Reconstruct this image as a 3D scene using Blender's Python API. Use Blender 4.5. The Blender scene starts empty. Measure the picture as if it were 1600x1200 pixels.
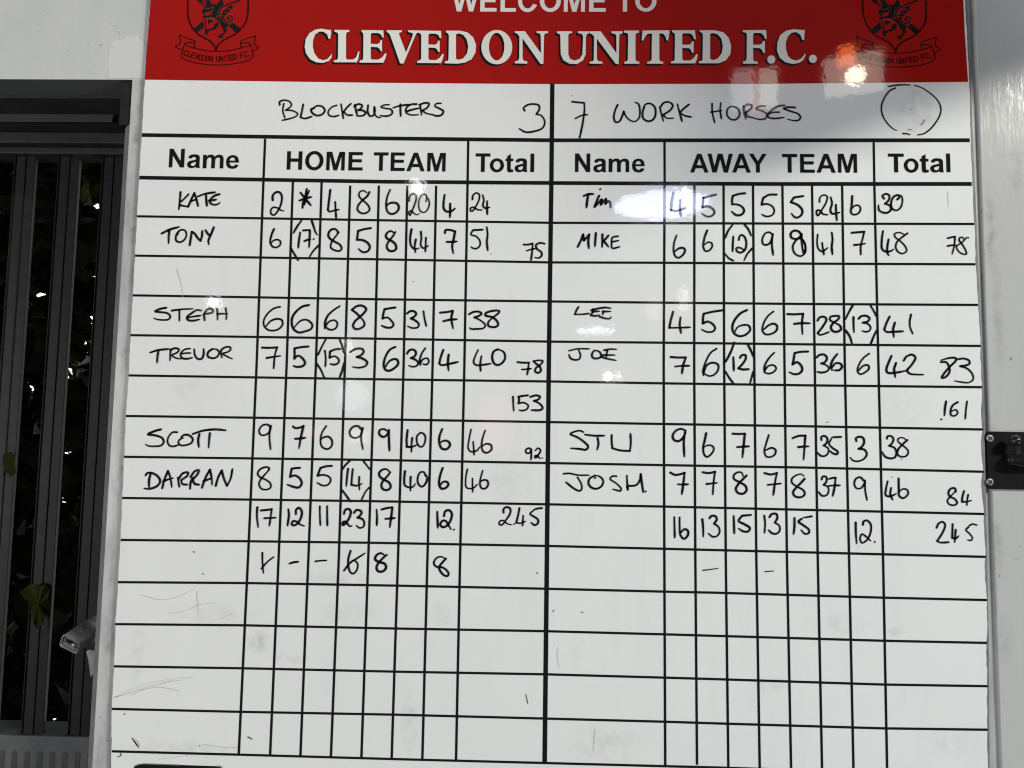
import bpy, bmesh, math, random
from mathutils import Vector, Matrix
from mathutils.geometry import tessellate_polygon

random.seed(7)
sc = bpy.context.scene
COL = sc.collection

# ------------------------------------------------------------------ camera
CAM_LOC = (-0.02454, -1.08683, 1.54976)
CAM_RIGHT = (0.999578, 0.02424, 0.016019)
CAM_UP = (-0.013986, -0.081837, 0.996548)
CAM_BACK = (0.025467, -0.996351, -0.081463)
FOCAL = 1200.00

cam_d = bpy.data.cameras.new('camera')
cam = bpy.data.objects.new('camera', cam_d)
COL.objects.link(cam)
cam_d.sensor_fit = 'HORIZONTAL'
cam_d.sensor_width = 36.0
cam_d.lens = FOCAL / 1600.0 * 36.0
cam_d.clip_start = 0.02
cam_d.clip_end = 100.0
R, U, B = CAM_RIGHT, CAM_UP, CAM_BACK
cam.matrix_world = Matrix(((R[0], U[0], B[0], CAM_LOC[0]), (R[1], U[1], B[1], CAM_LOC[1]),
                           (R[2], U[2], B[2], CAM_LOC[2]), (0, 0, 0, 1)))
sc.camera = cam

# ------------------------------------------------------------------ world, lamps, exposure
wd = bpy.data.worlds.new('World')
sc.world = wd
wd.use_nodes = True
bg = wd.node_tree.nodes['Background']
bg.inputs[0].default_value = (0.80, 0.90, 1.0, 1)
bg.inputs[1].default_value = 0.06
sc.view_settings.view_transform = 'Standard'
sc.view_settings.look = 'None'
sc.view_settings.exposure = 0.0
sc.view_settings.gamma = 1.0
sc.view_settings.use_curve_mapping = False
sc.render.engine = 'CYCLES'
sc.cycles.filter_width = 1.15
sc.cycles.max_bounces = 8
sc.cycles.transparent_max_bounces = 12
sc.cycles.sample_clamp_indirect = 4.0


def area(name, loc, target, sx, sy, watt, colour, shape='DISK'):
    l = bpy.data.lights.new(name, 'AREA')
    l.shape = shape
    l.size = sx
    if shape in ('RECTANGLE', 'ELLIPSE'):
        l.size_y = sy
    l.energy = watt
    l.color = colour
    o = bpy.data.objects.new(name, l)
    COL.objects.link(o)
    o.location = loc
    d = Vector(target) - Vector(loc)
    o.rotation_euler = d.to_track_quat('-Z', 'Y').to_euler()
    return o


KEY = Vector(((4.200, -3.700, 4.400)))
area('key_lamp', KEY, (0.05, 0, 1.70), 1.25, 0.32, 282, (1.0, 1.0, 0.91), 'ELLIPSE')
area('side_fill', (-4.4, -3.3, 1.35), (-0.1, 0, 1.6), 1.3, 0.7, 150, (1.0, 0.975, 0.965), 'RECTANGLE')  # unseen fill light added to lift the left side and the shadow
area('low_fill', (2.9, -1.7, 0.05), (0.1, 0, 1.3), 0.5, 0.5, 20, (0.76, 0.87, 1.0))  # unseen cool light added to brighten the lower board and right panel
LAMPS = [
    ('ceiling_disc_lamp', (0.517, -2.114, 2.581), (0.517, -2.114, 1.581), 0.3966, 0.1467, 7.374, (0.55, 0.61, 1.0), 'DISK'),
    ('ceiling_disc_lamp', (0.520, -5.516, 2.567), (0.520, -5.516, 1.567), 0.3435, 0.0997, 3.202, (0.86, 0.88, 1.0), 'DISK'),
    ('spot_lamp', (-0.517, -2.057, 2.636), (-0.195, 0.000, 1.925), 0.0539, 0.0539, 0.186, (1, 1, 1), 'DISK'),
    ('spot_lamp', (0.633, -2.232, 2.683), (0.191, 0.000, 1.921), 0.0338, 0.0338, 0.073, (1, 1, 1), 'DISK'),
    ('spot_lamp', (-2.411, -4.538, 2.584), (-0.486, 0.000, 1.750), 0.0815, 0.0575, 0.295, (1, 1, 0.98), 'DISK'),
    ('spot_lamp', (0.880, -7.926, 2.386), (0.084, 0.000, 1.651), 0.1128, 0.0903, 0.440, (1, 0.99, 0.94), 'DISK'),
    ('spot_lamp', (1.006, -7.913, 2.401), (0.100, 0.000, 1.653), 0.0676, 0.0601, 0.135, (1, 0.99, 0.94), 'DISK'),
    ('far_lamp', (-1.640, -5.832, 1.990), (-0.278, 0.000, 1.619), 0.2672, 0.1975, 0.423, (0.86, 0.97, 1.0), 'DISK'),
    ('far_lamp', (-1.686, -5.788, 2.429), (-0.287, 0.000, 1.689), 0.0812, 0.1161, 0.178, (1, 1, 1), 'RECTANGLE'),
    ('far_lamp', (1.333, -5.780, 2.896), (0.190, 0.000, 1.763), 0.0807, 0.1960, 0.248, (1, 0.95, 0.82), 'RECTANGLE'),
    ('far_lamp', (1.077, -5.833, 2.804), (0.149, 0.000, 1.747), 0.1278, 0.1742, 0.140, (1, 0.93, 0.8), 'RECTANGLE'),
    ('red_glint_light', (-0.301, -4.993, 1.715), (-0.074, 0.000, 1.579), 0.2533, 0.4052, 0.355, (1, 0.25, 0.28), 'RECTANGLE'),  # area lights added for the red reflections on the board, two more below
    ('far_lamp', (-1.367, -4.878, 1.611), (-0.269, 0.000, 1.561), 0.1495, 0.0997, 0.122, (1, 0.95, 0.55), 'RECTANGLE'),
    ('red_glint_light', (-1.691, -4.811, 1.634), (-0.332, 0.000, 1.565), 0.1086, 0.0790, 0.043, (1, 0.45, 0.5), 'RECTANGLE'),
    ('boxy_glint_light', (1.003, -1.337, 2.768), (0.436, 0.000, 2.096), 0.1742, 0.1244, 0.272, (1, 0.9, 0.74), 'RECTANGLE'),  # rectangular lights added for boxy glints near the header edge, two more below
    ('warm_lamp', (0.973, -1.253, 2.722), (0.439, 0.000, 2.094), 0.0560, 0.0440, 0.186, (1, 0.93, 0.76), 'DISK'),
    ('orange_lamp', (0.962, -1.286, 2.804), (0.427, 0.000, 2.124), 0.0488, 0.0610, 0.112, (1, 0.2, 0.05), 'RECTANGLE'),
    ('boxy_glint_light', (0.690, -1.486, 2.787), (0.277, 0.000, 2.072), 0.0706, 0.1279, 0.085, (0.95, 0.97, 0.98), 'RECTANGLE'),
    ('boxy_glint_light', (0.773, -1.474, 2.786), (0.314, 0.000, 2.074), 0.0570, 0.1272, 0.105, (1, 0.98, 0.8), 'RECTANGLE'),
    ('red_glint_light', (0.743, -1.526, 2.801), (0.295, 0.000, 2.070), 0.0358, 0.1566, 0.035, (1, 0.2, 0.25), 'RECTANGLE'),
    ('panel_glint_lamp', (1.558, -1.438, 2.604), (0.657, 0.000, 2.004), 0.1067, 0.3841, 0.039, (1, 0.95, 0.82), 'RECTANGLE'),  # unseen warm lamp added for the glints on the right panel
    ('warm_lamp', (1.398, -1.201, 2.505), (0.651, 0.000, 2.003), 0.0309, 0.0580, 0.023, (1, 0.93, 0.78), 'RECTANGLE'),
]
for nm, loc, tgt, sx, sy, watt, colr, shp in LAMPS:
    area(nm, loc, tgt, sx, sy, watt, colr, shp)

# ------------------------------------------------------------------ helpers


def tag(o, label=None, cat=None, group=None, kind=None):
    if label: o['label'] = label
    if cat: o['category'] = cat
    if group: o['group'] = group
    if kind: o['kind'] = kind
    return o


def link(name, me, mat, parent=None):
    o = bpy.data.objects.new(name, me)
    COL.objects.link(o)
    if mat is not None:
        me.materials.append(mat)
    if parent is not None:
        o.parent = parent
        o.matrix_parent_inverse = parent.matrix_world.inverted()
    return o


def empty(name, loc, label, cat, group=None):
    o = bpy.data.objects.new(name, None)
    COL.objects.link(o)
    o.location = loc
    o.empty_display_size = 0.05
    tag(o, label, cat, group)
    bpy.context.view_layer.update()
    return o


class MB:
    """collects faces for one mesh"""
    def __init__(self):
        self.v, self.f = [], []

    def add(self, vs, fs):
        n = len(self.v)
        self.v += [tuple(p) for p in vs]
        self.f += [tuple(n + i for i in q) for q in fs]

    def box(self, x0, x1, y0, y1, z0, z1):
        self.add([(x0, y0, z0), (x1, y0, z0), (x1, y1, z0), (x0, y1, z0), (x0, y0, z1), (x1, y0, z1), (x1, y1, z1), (x0, y1, z1)],
                 [(0, 1, 5, 4), (1, 2, 6, 5), (2, 3, 7, 6), (3, 0, 4, 7), (4, 5, 6, 7), (3, 2, 1, 0)])

    def prism(self, pts, y0, y1):
        """outline in x,z extruded from front y0 to back y1"""
        n = len(pts)
        vs = [(x, y0, z) for x, z in pts] + [(x, y1, z) for x, z in pts]
        tris = tessellate_polygon([[Vector((x, z, 0)) for x, z in pts]])
        fs = [tuple(tr) for tr in tris]
        fs = [self._ccw(pts, tr) for tr in fs]
        fs += [tuple(n + i for i in reversed(tr)) for tr in fs]
        area2 = sum(pts[i][0] * pts[(i + 1) % n][1] - pts[(i + 1) % n][0] * pts[i][1] for i in range(n))
        for i in range(n):
            j = (i + 1) % n
            fs.append((i, n + i, n + j, j) if area2 > 0 else (i, j, n + j, n + i))
        self.add(vs, fs)

    @staticmethod
    def _ccw(p, tr):
        a, b, c = (p[i] for i in tr)
        s = (b[0] - a[0]) * (c[1] - a[1]) - (c[0] - a[0]) * (b[1] - a[1])
        return tr if s > 0 else (tr[0], tr[2], tr[1])

    def flat(self, loops, y):
        """filled outline (with holes) in x,z at depth y, facing the room"""
        pts = [p for lp in loops for p in lp]
        tris = tessellate_polygon([[Vector((x, z, 0)) for x, z in lp] for lp in loops])
        self.add([(x, y, z) for x, z in pts], [self._ccw(pts, tuple(tr)) for tr in tris])

    def ribbon(self, pts, w, y, caps=True, taper=False):
        n = len(pts)
        if n < 2:
            return
        L, Rr = [], []
        for i in range(n):
            a = pts[max(i - 1, 0)]; b = pts[min(i + 1, n - 1)]
            dx, dz = b[0] - a[0], b[1] - a[1]
            d = math.hypot(dx, dz) or 1e-9
            h = w / 2
            if taper:
                t_ = i / (n - 1)
                h *= 0.93 + 0.14 * math.sin(3.0 * t_ + 1.0 + pts[0][0] * 90)
                if t_ > 0.86: h *= 1 - 0.30 * (t_ - 0.86) / 0.14
            nx, nz = -dz / d * h, dx / d * h
            L.append((pts[i][0] + nx, y, pts[i][1] + nz)); Rr.append((pts[i][0] - nx, y, pts[i][1] - nz))
        self.add(L + Rr, [(i + 1, i, n + i, n + i + 1) for i in range(n - 1)])
        if caps:
            for e, o_ in ((0, 1), (n - 1, n - 2)):
                c = pts[e]; a = L[e]; b = Rr[e]
                h = math.hypot(a[0] - c[0], a[2] - c[1])
                out = math.atan2(c[1] - pts[o_][1], c[0] - pts[o_][0])
                vs = [(c[0], y, c[1])] + [(c[0] + h * math.cos(out - math.pi / 2 + k * math.pi / 6), y, c[1] + h * math.sin(out - math.pi / 2 + k * math.pi / 6)) for k in range(7)]
                self.add(vs, [(0, k, k + 1) for k in range(1, 7)])

    def disc(self, c, r, y, n=20):
        self.add([(c[0], y, c[1])] + [(c[0] + r * math.cos(k * 2 * math.pi / n), y, c[1] + r * math.sin(k * 2 * math.pi / n)) for k in range(n)],
                 [(0, k + 1, (k + 1) % n + 1) for k in range(n)])

    def lathe(self, c, axis, prof, n=24):
        """profile of (distance along axis, radius)"""
        ax = Vector(axis).normalized()
        e1 = ax.orthogonal().normalized(); e2 = ax.cross(e1)
        vs, fs = [], []
        for s, r in prof:
            for k in range(n):
                t_ = 2 * math.pi * k / n
                vs.append(Vector(c) + ax * s + (e1 * math.cos(t_) + e2 * math.sin(t_)) * max(r, 1e-5))
        m = len(prof)
        for j in range(m - 1):
            for k in range(n):
                k2 = (k + 1) % n
                fs.append((j * n + k, j * n + k2, (j + 1) * n + k2, (j + 1) * n + k))
        fs.append(tuple(reversed(range(n)))); fs.append(tuple((m - 1) * n + k for k in range(n)))
        self.add(vs, fs)

    def build(self, name, mat, parent=None, smooth=False, bevel=0):
        me = bpy.data.meshes.new(name)
        me.from_pydata(self.v, [], self.f)
        me.validate()
        if bevel or smooth:
            bm = bmesh.new(); bm.from_mesh(me)
            if bevel:
                bmesh.ops.remove_doubles(bm, verts=bm.verts, dist=1e-6)
                es = [e for e in bm.edges if len(e.link_faces) == 2 and e.calc_face_angle(0) > 0.5]
                bmesh.ops.bevel(bm, geom=es, offset=bevel, segments=2, affect='EDGES', profile=0.5)
            for f in bm.faces:
                f.smooth = smooth
            bm.to_mesh(me); bm.free()
        return link(name, me, mat, parent)


Z0 = 1.933


def P(tok):
    a, b = tok.split(',')
    return (float(a) * 1e-4, Z0 + float(b) * 1e-4)


def pts_of(s):
    return [P(k) for k in s.split()]


def catmull(p, step=0.0012):
    if len(p) == 2:
        n = max(2, int(math.dist(p[0], p[1]) / 0.004) + 1)
        return [(p[0][0] + (p[1][0] - p[0][0]) * i / n, p[0][1] + (p[1][1] - p[0][1]) * i / n) for i in range(n + 1)]
    q = [(2 * p[0][0] - p[1][0], 2 * p[0][1] - p[1][1])] + p + [(2 * p[-1][0] - p[-2][0], 2 * p[-1][1] - p[-2][1])]
    out = []
    for i in range(1, len(q) - 2):
        p0, p1, p2, p3 = (Vector(x) for x in q[i - 1:i + 3])
        t0 = 0.0
        t1 = t0 + max((p1 - p0).length, 1e-7) ** 0.5
        t2 = t1 + max((p2 - p1).length, 1e-7) ** 0.5
        t3 = t2 + max((p3 - p2).length, 1e-7) ** 0.5
        n = max(2, int((p2 - p1).length / step))
        for k in range(n):
            t = t1 + (t2 - t1) * k / n
            a1 = p0 * ((t1 - t) / (t1 - t0)) + p1 * ((t - t0) / (t1 - t0))
            a2 = p1 * ((t2 - t) / (t2 - t1)) + p2 * ((t - t1) / (t2 - t1))
            a3 = p2 * ((t3 - t) / (t3 - t2)) + p3 * ((t - t2) / (t3 - t2))
            b1 = a1 * ((t2 - t) / (t2 - t0)) + a2 * ((t - t0) / (t2 - t0))
            b2 = a2 * ((t3 - t) / (t3 - t1)) + a3 * ((t - t1) / (t3 - t1))
            c = b1 * ((t2 - t) / (t2 - t1)) + b2 * ((t - t1) / (t2 - t1))
            out.append((c.x, c.y))
    out.append(tuple(p[-1]))
    return out


def strokes(mb, s, w, y, taper=True):
    for st in s.split('|'):
        cur, toks = [], st.split()
        for k in toks:
            p = P(k.rstrip('!'))
            cur.append(p)
            if k.endswith('!') and len(cur) > 1:
                mb.ribbon(catmull(cur), w, y, True, False)
                cur = [p]
        if len(cur) > 1:
            mb.ribbon(catmull(cur), w, y, True, taper)


def at(u, v, y):
    """point on the plane at depth y seen at (u, v) of the 1600x1200 photograph"""
    a, b = (u - 800) / FOCAL, (600 - v) / FOCAL
    d = [R[i] * a + U[i] * b - B[i] for i in range(3)]
    t = (y - CAM_LOC[1]) / d[1]
    return Vector((CAM_LOC[0] + t * d[0], y, CAM_LOC[2] + t * d[2]))


# ------------------------------------------------------------------ materials
class M:
    def __init__(self, name):
        self.m = bpy.data.materials.new(name)
        self.m.use_nodes = True
        self.t = self.m.node_tree
        self.b = self.t.nodes['Principled BSDF']
        self.tc = self.t.nodes.new('ShaderNodeTexCoord').outputs['Object']

    def n(self, kind, **kw):
        o = self.t.nodes.new(kind)
        for k, v in kw.items():
            setattr(o, k, v)
        return o

    def l(self, a, b):
        self.t.links.new(a, b)

    def vec(self, scale=(1, 1, 1), loc=(0, 0, 0), rot=(0, 0, 0)):
        o = self.n('ShaderNodeMapping')
        o.inputs['Scale'].default_value = scale
        o.inputs['Location'].default_value = loc
        o.inputs['Rotation'].default_value = rot
        self.l(self.tc, o.inputs[0])
        return o.outputs[0]

    def noise(self, scale, detail=4, rough=0.55, v=None, dist=0.0):
        o = self.n('ShaderNodeTexNoise')
        o.inputs['Scale'].default_value = scale
        o.inputs['Detail'].default_value = detail
        o.inputs['Roughness'].default_value = rough
        o.inputs['Distortion'].default_value = dist
        self.l(v if v is not None else self.tc, o.inputs['Vector'])
        return o.outputs[0]

    def ramp(self, f, lo, hi, a=0.0, b=1.0):
        o = self.n('ShaderNodeMapRange')
        o.inputs[1].default_value = lo; o.inputs[2].default_value = hi
        o.inputs[3].default_value = a; o.inputs[4].default_value = b
        self.l(f, o.inputs[0])
        return o.outputs[0]

    def math(self, op, a, b):
        o = self.n('ShaderNodeMath', operation=op)
        for i, x in enumerate((a, b)):
            if isinstance(x, (int, float)): o.inputs[i].default_value = x
            else: self.l(x, o.inputs[i])
        return o.outputs[0]

    def mix(self, f, a, b):
        o = self.n('ShaderNodeMix', data_type='RGBA')
        for i, x in ((0, f), (6, a), (7, b)):
            if isinstance(x, (int, float)): o.inputs[i].default_value = x
            elif isinstance(x, tuple): o.inputs[i].default_value = (*x, 1)
            else: self.l(x, o.inputs[i])
        return o.outputs[2]

    def bump(self, h, dist, prev=None, strength=1.0):
        o = self.n('ShaderNodeBump')
        o.inputs['Strength'].default_value = strength
        o.inputs['Distance'].default_value = dist
        self.l(h, o.inputs['Height'])
        if prev is not None: self.l(prev, o.inputs['Normal'])
        return o.outputs[0]

    def set(self, col=None, rough=None, normal=None, metal=None, spec=None):
        for nm, x in (('Base Color', col), ('Roughness', rough), ('Normal', normal), ('Metallic', metal), ('Specular IOR Level', spec)):
            if x is None: continue
            if isinstance(x, tuple): self.b.inputs[nm].default_value = (*x, 1)
            elif isinstance(x, (int, float)): self.b.inputs[nm].default_value = x
            else: self.l(x, self.b.inputs[nm])
        return self.m


def gloss_normal(k):
    """orange peel of the laminated print: fine ripple over a slow waviness"""
    f = k.noise(115, 1.5, 0.5)
    s = k.noise(6.0, 2, 0.5)
    return k.bump(f, 3.4e-5, k.bump(s, 1.6e-4))


def blob(k, cx, cz, rx, rz, seed):
    """soft round mask in board coordinates, broken up by noise"""
    o = k.n('ShaderNodeMapping')
    o.vector_type = 'POINT'
    o.inputs['Location'].default_value = (-cx / rx, 0, -cz / rz)
    o.inputs['Scale'].default_value = (1 / rx, 0, 1 / rz)
    k.l(k.tc, o.inputs[0])
    ln = k.n('ShaderNodeVectorMath', operation='LENGTH')
    k.l(o.outputs[0], ln.inputs[0])
    m = k.ramp(ln.outputs['Value'], 0.25, 1.0, 1.0, 0.0)
    nz = k.ramp(k.noise(55, 5, 0.65, k.vec((1, 1, 1), (seed, 0, 0))), 0.38, 0.66)
    return k.math('MULTIPLY', m, nz)


SMUDGES = [(-0.4015, 1.2732, 0.0216, 0.0198, 0.55), (-0.1856, 1.1688, 0.0141, 0.0486, 0.4), (0.0822, 1.1499, 0.061, 0.0348, 0.28), (-0.495, 1.127, 0.1071, 0.0125, 0.3), (0.4741, 1.3095, 0.0156, 0.0138, 0.35), (0.4005, 1.3148, 0.0521, 0.0174, 0.22), (0.4245, 1.4278, 0.0193, 0.014, 0.28), (-0.2987, 1.3611, 0.063, 0.0126, 0.3), (-0.353, 1.2508, 0.0403, 0.009, 0.28), (-0.0547, 1.5076, 0.0405, 0.045, 0.2), (-0.4681, 1.3093, 0.0814, 0.0199, 0.2), (0.3082, 1.2316, 0.026, 0.0121, 0.38), (0.4964, 1.6104, 0.0442, 0.0354, 0.16), (0.5256, 2.0456, 0.0383, 0.0438, 0.4), (-0.5691, 1.2503, 0.0163, 0.0452, 0.22), (-0.5111, 1.623, 0.0556, 0.0371, 0.14), (-0.145, 1.3161, 0.0143, 0.0232, 0.28), (0.5516, 1.1617, 0.0512, 0.0256, 0.2), (0.0418, 1.2769, 0.0123, 0.0352, 0.15), (-0.2746, 1.3151, 0.0538, 0.0179, 0.22)]
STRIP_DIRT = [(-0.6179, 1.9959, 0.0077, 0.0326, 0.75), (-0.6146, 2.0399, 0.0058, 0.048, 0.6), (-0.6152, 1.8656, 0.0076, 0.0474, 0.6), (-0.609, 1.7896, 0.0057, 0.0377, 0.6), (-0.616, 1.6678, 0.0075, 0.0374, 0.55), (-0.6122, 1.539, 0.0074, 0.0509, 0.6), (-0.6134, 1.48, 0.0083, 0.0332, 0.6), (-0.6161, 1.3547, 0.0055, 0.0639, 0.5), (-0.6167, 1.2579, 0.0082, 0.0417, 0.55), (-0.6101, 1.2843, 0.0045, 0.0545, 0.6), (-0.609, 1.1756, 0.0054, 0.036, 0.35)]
PANEL_DIRT = [(0.6204, 1.4272, 0.0104, 0.0607, 0.4), (0.6137, 1.3322, 0.0078, 0.0775, 0.45), (0.6279, 1.2984, 0.0137, 0.0429, 0.3), (0.6331, 1.7387, 0.0089, 0.1065, 0.35), (0.6269, 1.8673, 0.0108, 0.0807, 0.45), (0.6662, 1.9611, 0.0126, 0.0541, 0.3), (0.6406, 1.5062, 0.0087, 0.0122, 0.3)]

def mat_sheet():
    k = M('whiteboard_laminate')
    big = k.ramp(k.noise(5.0, 4, 0.6), 0.35, 0.70)
    wipe = k.ramp(k.noise(9, 5, 0.65, k.vec((2.2, 1, 0.35), (3, 0, 0), (0, 0.25, 0))), 0.50, 0.78)
    c = k.mix(k.math('MULTIPLY', big, 0.45), (0.80, 0.81, 0.795), (0.745, 0.75, 0.75))
    c = k.mix(k.math('MULTIPLY', wipe, 0.30), c, (0.66, 0.665, 0.66))
    for i, (cx, cz, rx, rz, a) in enumerate(SMUDGES):
        c = k.mix(k.math('MULTIPLY', blob(k, cx, cz, rx, rz, i * 1.7), min(1.0, a * 1.15)), c, (0.40, 0.405, 0.39))
    specks = k.ramp(k.noise(130, 2, 0.5), 0.74, 0.78)
    c = k.mix(k.math('MULTIPLY', specks, 0.25), c, (0.35, 0.34, 0.33))
    return k.set(c, k.ramp(wipe, 0, 1, 0.035, 0.06), gloss_normal(k))


def mat_print(name, col, rough=0.045):
    k = M(name)
    v = k.ramp(k.noise(14, 3, 0.5), 0.3, 0.7)
    c = k.mix(v, col, tuple(x * 0.93 for x in col))
    return k.set(c, rough, gloss_normal(k))


def mat_ink():
    k = M('marker_ink')
    v = k.ramp(k.noise(90, 4, 0.7), 0.52, 0.80)
    return k.set(k.mix(v, (0.006, 0.006, 0.007), (0.055, 0.055, 0.057)), 0.09, gloss_normal(k))


def mat_paint(name, col, dark, streak, bump, rough, amount=0.5, speck=0.0, fine=120, dirt=()):
    k = M(name)
    a = k.ramp(k.noise(7, 6, 0.65, k.vec((1.6, 1, 0.5))), 0.42, 0.70)
    b = k.ramp(k.noise(26, 5, 0.7, k.vec((1, 1, 0.3), (5, 0, 2))), 0.48, 0.80)
    f = k.math('MULTIPLY', k.math('ADD', k.math('MULTIPLY', a, 0.6), k.math('MULTIPLY', b, 0.5)), amount)
    c = k.mix(f, col, dark)
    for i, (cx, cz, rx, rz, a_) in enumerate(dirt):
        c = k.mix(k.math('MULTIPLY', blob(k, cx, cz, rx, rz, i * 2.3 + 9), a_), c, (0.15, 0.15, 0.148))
    if speck:
        c = k.mix(k.math('MULTIPLY', k.ramp(k.noise(95, 2, 0.5), 0.73, 0.77), speck), c, (0.06, 0.06, 0.06))
    n1 = k.noise(fine, 4, 0.6, k.vec((1, 1, streak)))
    n2 = k.noise(22, 3, 0.6, k.vec((1, 1, 0.6)))
    return k.set(c, rough, k.bump(n1, bump, k.bump(n2, bump * 3)))


def mat_plain(name, col, rough, metal=0.0, var=0.25, scale=40, bump=0.0, spec=0.5):
    k = M(name)
    c = k.mix(k.ramp(k.noise(scale, 5, 0.6), 0.35, 0.7), col, tuple(x * (1 - var) for x in col))
    nm = k.bump(k.noise(scale * 8, 3, 0.6), bump) if bump else None
    return k.set(c, rough, nm, metal, spec)


SHEET = mat_sheet()
RED = mat_print('red_print', (0.37, 0.009, 0.007))
BLACK = mat_print('black_print', (0.010, 0.010, 0.010), 0.05)
CREAM = mat_print('cream_print', (0.80, 0.79, 0.74))
DARKRED = mat_print('crest_dark_red', (0.030, 0.003, 0.003))
CRESTBLK = mat_print('crest_black', (0.012, 0.013, 0.012))
CRESTHI = mat_print('crest_highlight', (0.36, 0.10, 0.095))
INKM = mat_ink()
SCUFF = mat_plain('scuff_grey', (0.10, 0.10, 0.10), 0.6, 0, 0.5, 300)
PENCIL = mat_plain('pencil_grey', (0.60, 0.60, 0.59), 0.6, 0, 0.3, 300)
BACKING = mat_plain('worn_board_edge', (0.21, 0.21, 0.205), 0.55, 0, 0.45, 60)
GREENEDGE = mat_plain('green_edge_print', (0.22, 0.30, 0.16), 0.3)
WALL = mat_paint('grey_wall_paint', (0.565, 0.575, 0.57), (0.42, 0.44, 0.43), 0.45, 1.2e-4, 0.42, 0.55, 0.5)
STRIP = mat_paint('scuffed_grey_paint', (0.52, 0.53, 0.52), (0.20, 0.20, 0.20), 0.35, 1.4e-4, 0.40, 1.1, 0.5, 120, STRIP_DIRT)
PANEL = mat_paint('glossy_grey_paint', (0.50, 0.505, 0.495), (0.42, 0.42, 0.41), 0.11, 2.0e-4, 0.15, 0.5, 0.6, 210, PANEL_DIRT)
PATCH = mat_paint('fresh_grey_paint', (0.63, 0.64, 0.635), (0.58, 0.585, 0.58), 0.7, 4e-4, 0.3, 0.4)
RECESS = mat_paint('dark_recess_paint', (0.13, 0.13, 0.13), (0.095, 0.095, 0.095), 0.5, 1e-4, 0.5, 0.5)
FRAME = mat_plain('dark_window_frame', (0.042, 0.042, 0.042), 0.45, 0, 0.3, 30, 3e-5, 0.10)
LIGHTSTRIP = mat_plain('pale_header_strip', (0.052, 0.052, 0.048), 0.5, 0, 0.2, 30, 0, 0.15)
BARM = mat_plain('dark_bar_paint', (0.017, 0.017, 0.017), 0.5, 0, 0.5, 50, 6e-5, 0.12)
SILLM = mat_plain('dark_grey_sill', (0.105, 0.11, 0.11), 0.5, 0, 0.25, 25, 4e-5, 0.2)
SLOTM = mat_plain('slot_black', (0.03, 0.03, 0.03), 0.6)
STEEL = mat_plain('dull_steel', (0.27, 0.27, 0.26), 0.42, 0.5, 0.4, 60, 5e-5)
PLATE = mat_plain('black_plate', (0.007, 0.007, 0.007), 0.5, 0, 0.4, 120, 3e-5, 0.12)
HEADEND = mat_plain('black_frame_end', (0.022, 0.022, 0.022), 0.5, 0, 0.3, 60, 0, 0.1)
REVEAL_SHADE = mat_plain('shaded_reveal_grey', (0.22, 0.222, 0.222), 0.45, 0, 0.3, 30, 3e-5, 0.3)  # wall paint darkened on the window reveal: its shade is put into the colour
KNOBM = mat_plain('black_knob', (0.014, 0.014, 0.014), 0.22, 0, 0.2, 60)
PINM = mat_plain('dark_pin', (0.09, 0.09, 0.09), 0.30, 0.8, 0.3, 60)
SCREWM = mat_plain('screw_steel', (0.36, 0.36, 0.35), 0.5, 0.5, 0.3, 200, 2e-5)
BARK = mat_plain('bark', (0.05, 0.04, 0.03), 0.8)
BLOCKERM = mat_plain('blocker_black', (0.012, 0.012, 0.012), 0.7)  # for the added box that shades the board


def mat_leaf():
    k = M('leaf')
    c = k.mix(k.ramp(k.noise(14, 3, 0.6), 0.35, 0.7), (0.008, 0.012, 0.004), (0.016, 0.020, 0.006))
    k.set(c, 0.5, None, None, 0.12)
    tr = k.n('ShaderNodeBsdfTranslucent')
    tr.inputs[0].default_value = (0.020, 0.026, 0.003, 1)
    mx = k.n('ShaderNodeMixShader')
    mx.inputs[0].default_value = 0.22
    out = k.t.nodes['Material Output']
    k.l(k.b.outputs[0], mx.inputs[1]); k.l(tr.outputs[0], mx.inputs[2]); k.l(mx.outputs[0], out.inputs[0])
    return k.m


def mat_sky():
    k = M('bright_sky')
    e = k.n('ShaderNodeEmission')
    k.l(k.mix(k.ramp(k.noise(0.6, 3), 0.3, 0.7), (1.0, 0.97, 0.90), (0.95, 0.98, 1.0)), e.inputs[0])
    e.inputs[1].default_value = 2.2
    k.l(e.outputs[0], k.t.nodes['Material Output'].inputs[0])
    return k.m


LEAF = mat_leaf()
YOUNG = mat_plain('young_leaf', (0.019, 0.022, 0.002), 0.6, 0, 0.5, 60, 0, 0.05)
SKY = mat_sky()

# ------------------------------------------------------------------ wall round the board
WF = 0.008                                   # depth of the wall face behind the face of the sheet
XJ = -0.6284                                 # edge of the window opening
ZC = at(200, 193, WF).z
ZT = 2.0885                                  # top of the opening
XB = -0.6105                                 # back edge of the chamfer is XJ - 0.017
wall = empty('wall', (0, WF, 0.6), 'grey painted wall round the window and behind the white scoreboard', 'wall')
m = MB()
xl = -1.32
m.add([(-2.6, WF, ZT), (0.6, WF, ZT), (0.6, WF, 3.0), (-2.6, WF, 3.0)], [(0, 1, 2, 3)])          # above
m.add([(-2.6, WF, 0.5), (xl, WF, 0.5), (xl, WF, ZT), (-2.6, WF, ZT)], [(0, 1, 2, 3)])            # left of the opening
m.add([(-2.6, WF, 3.0), (-2.6, 0.30, 3.0), (0.6, 0.30, 3.0), (0.6, WF, 3.0)], [(0, 3, 2, 1)])
m.build('wall_face', WALL, wall)
pp = [at(u, v, WF) for u, v in ((170, 123), (169, 100), (170, 80), (173, 68), (180, 62), (186, 63), (190, 59), (195, 61), (198, 56), (203, 58), (206, 54), (211, 58), (214, 54), (219, 62), (223, 63), (228, 72), (229, 122))]
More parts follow.
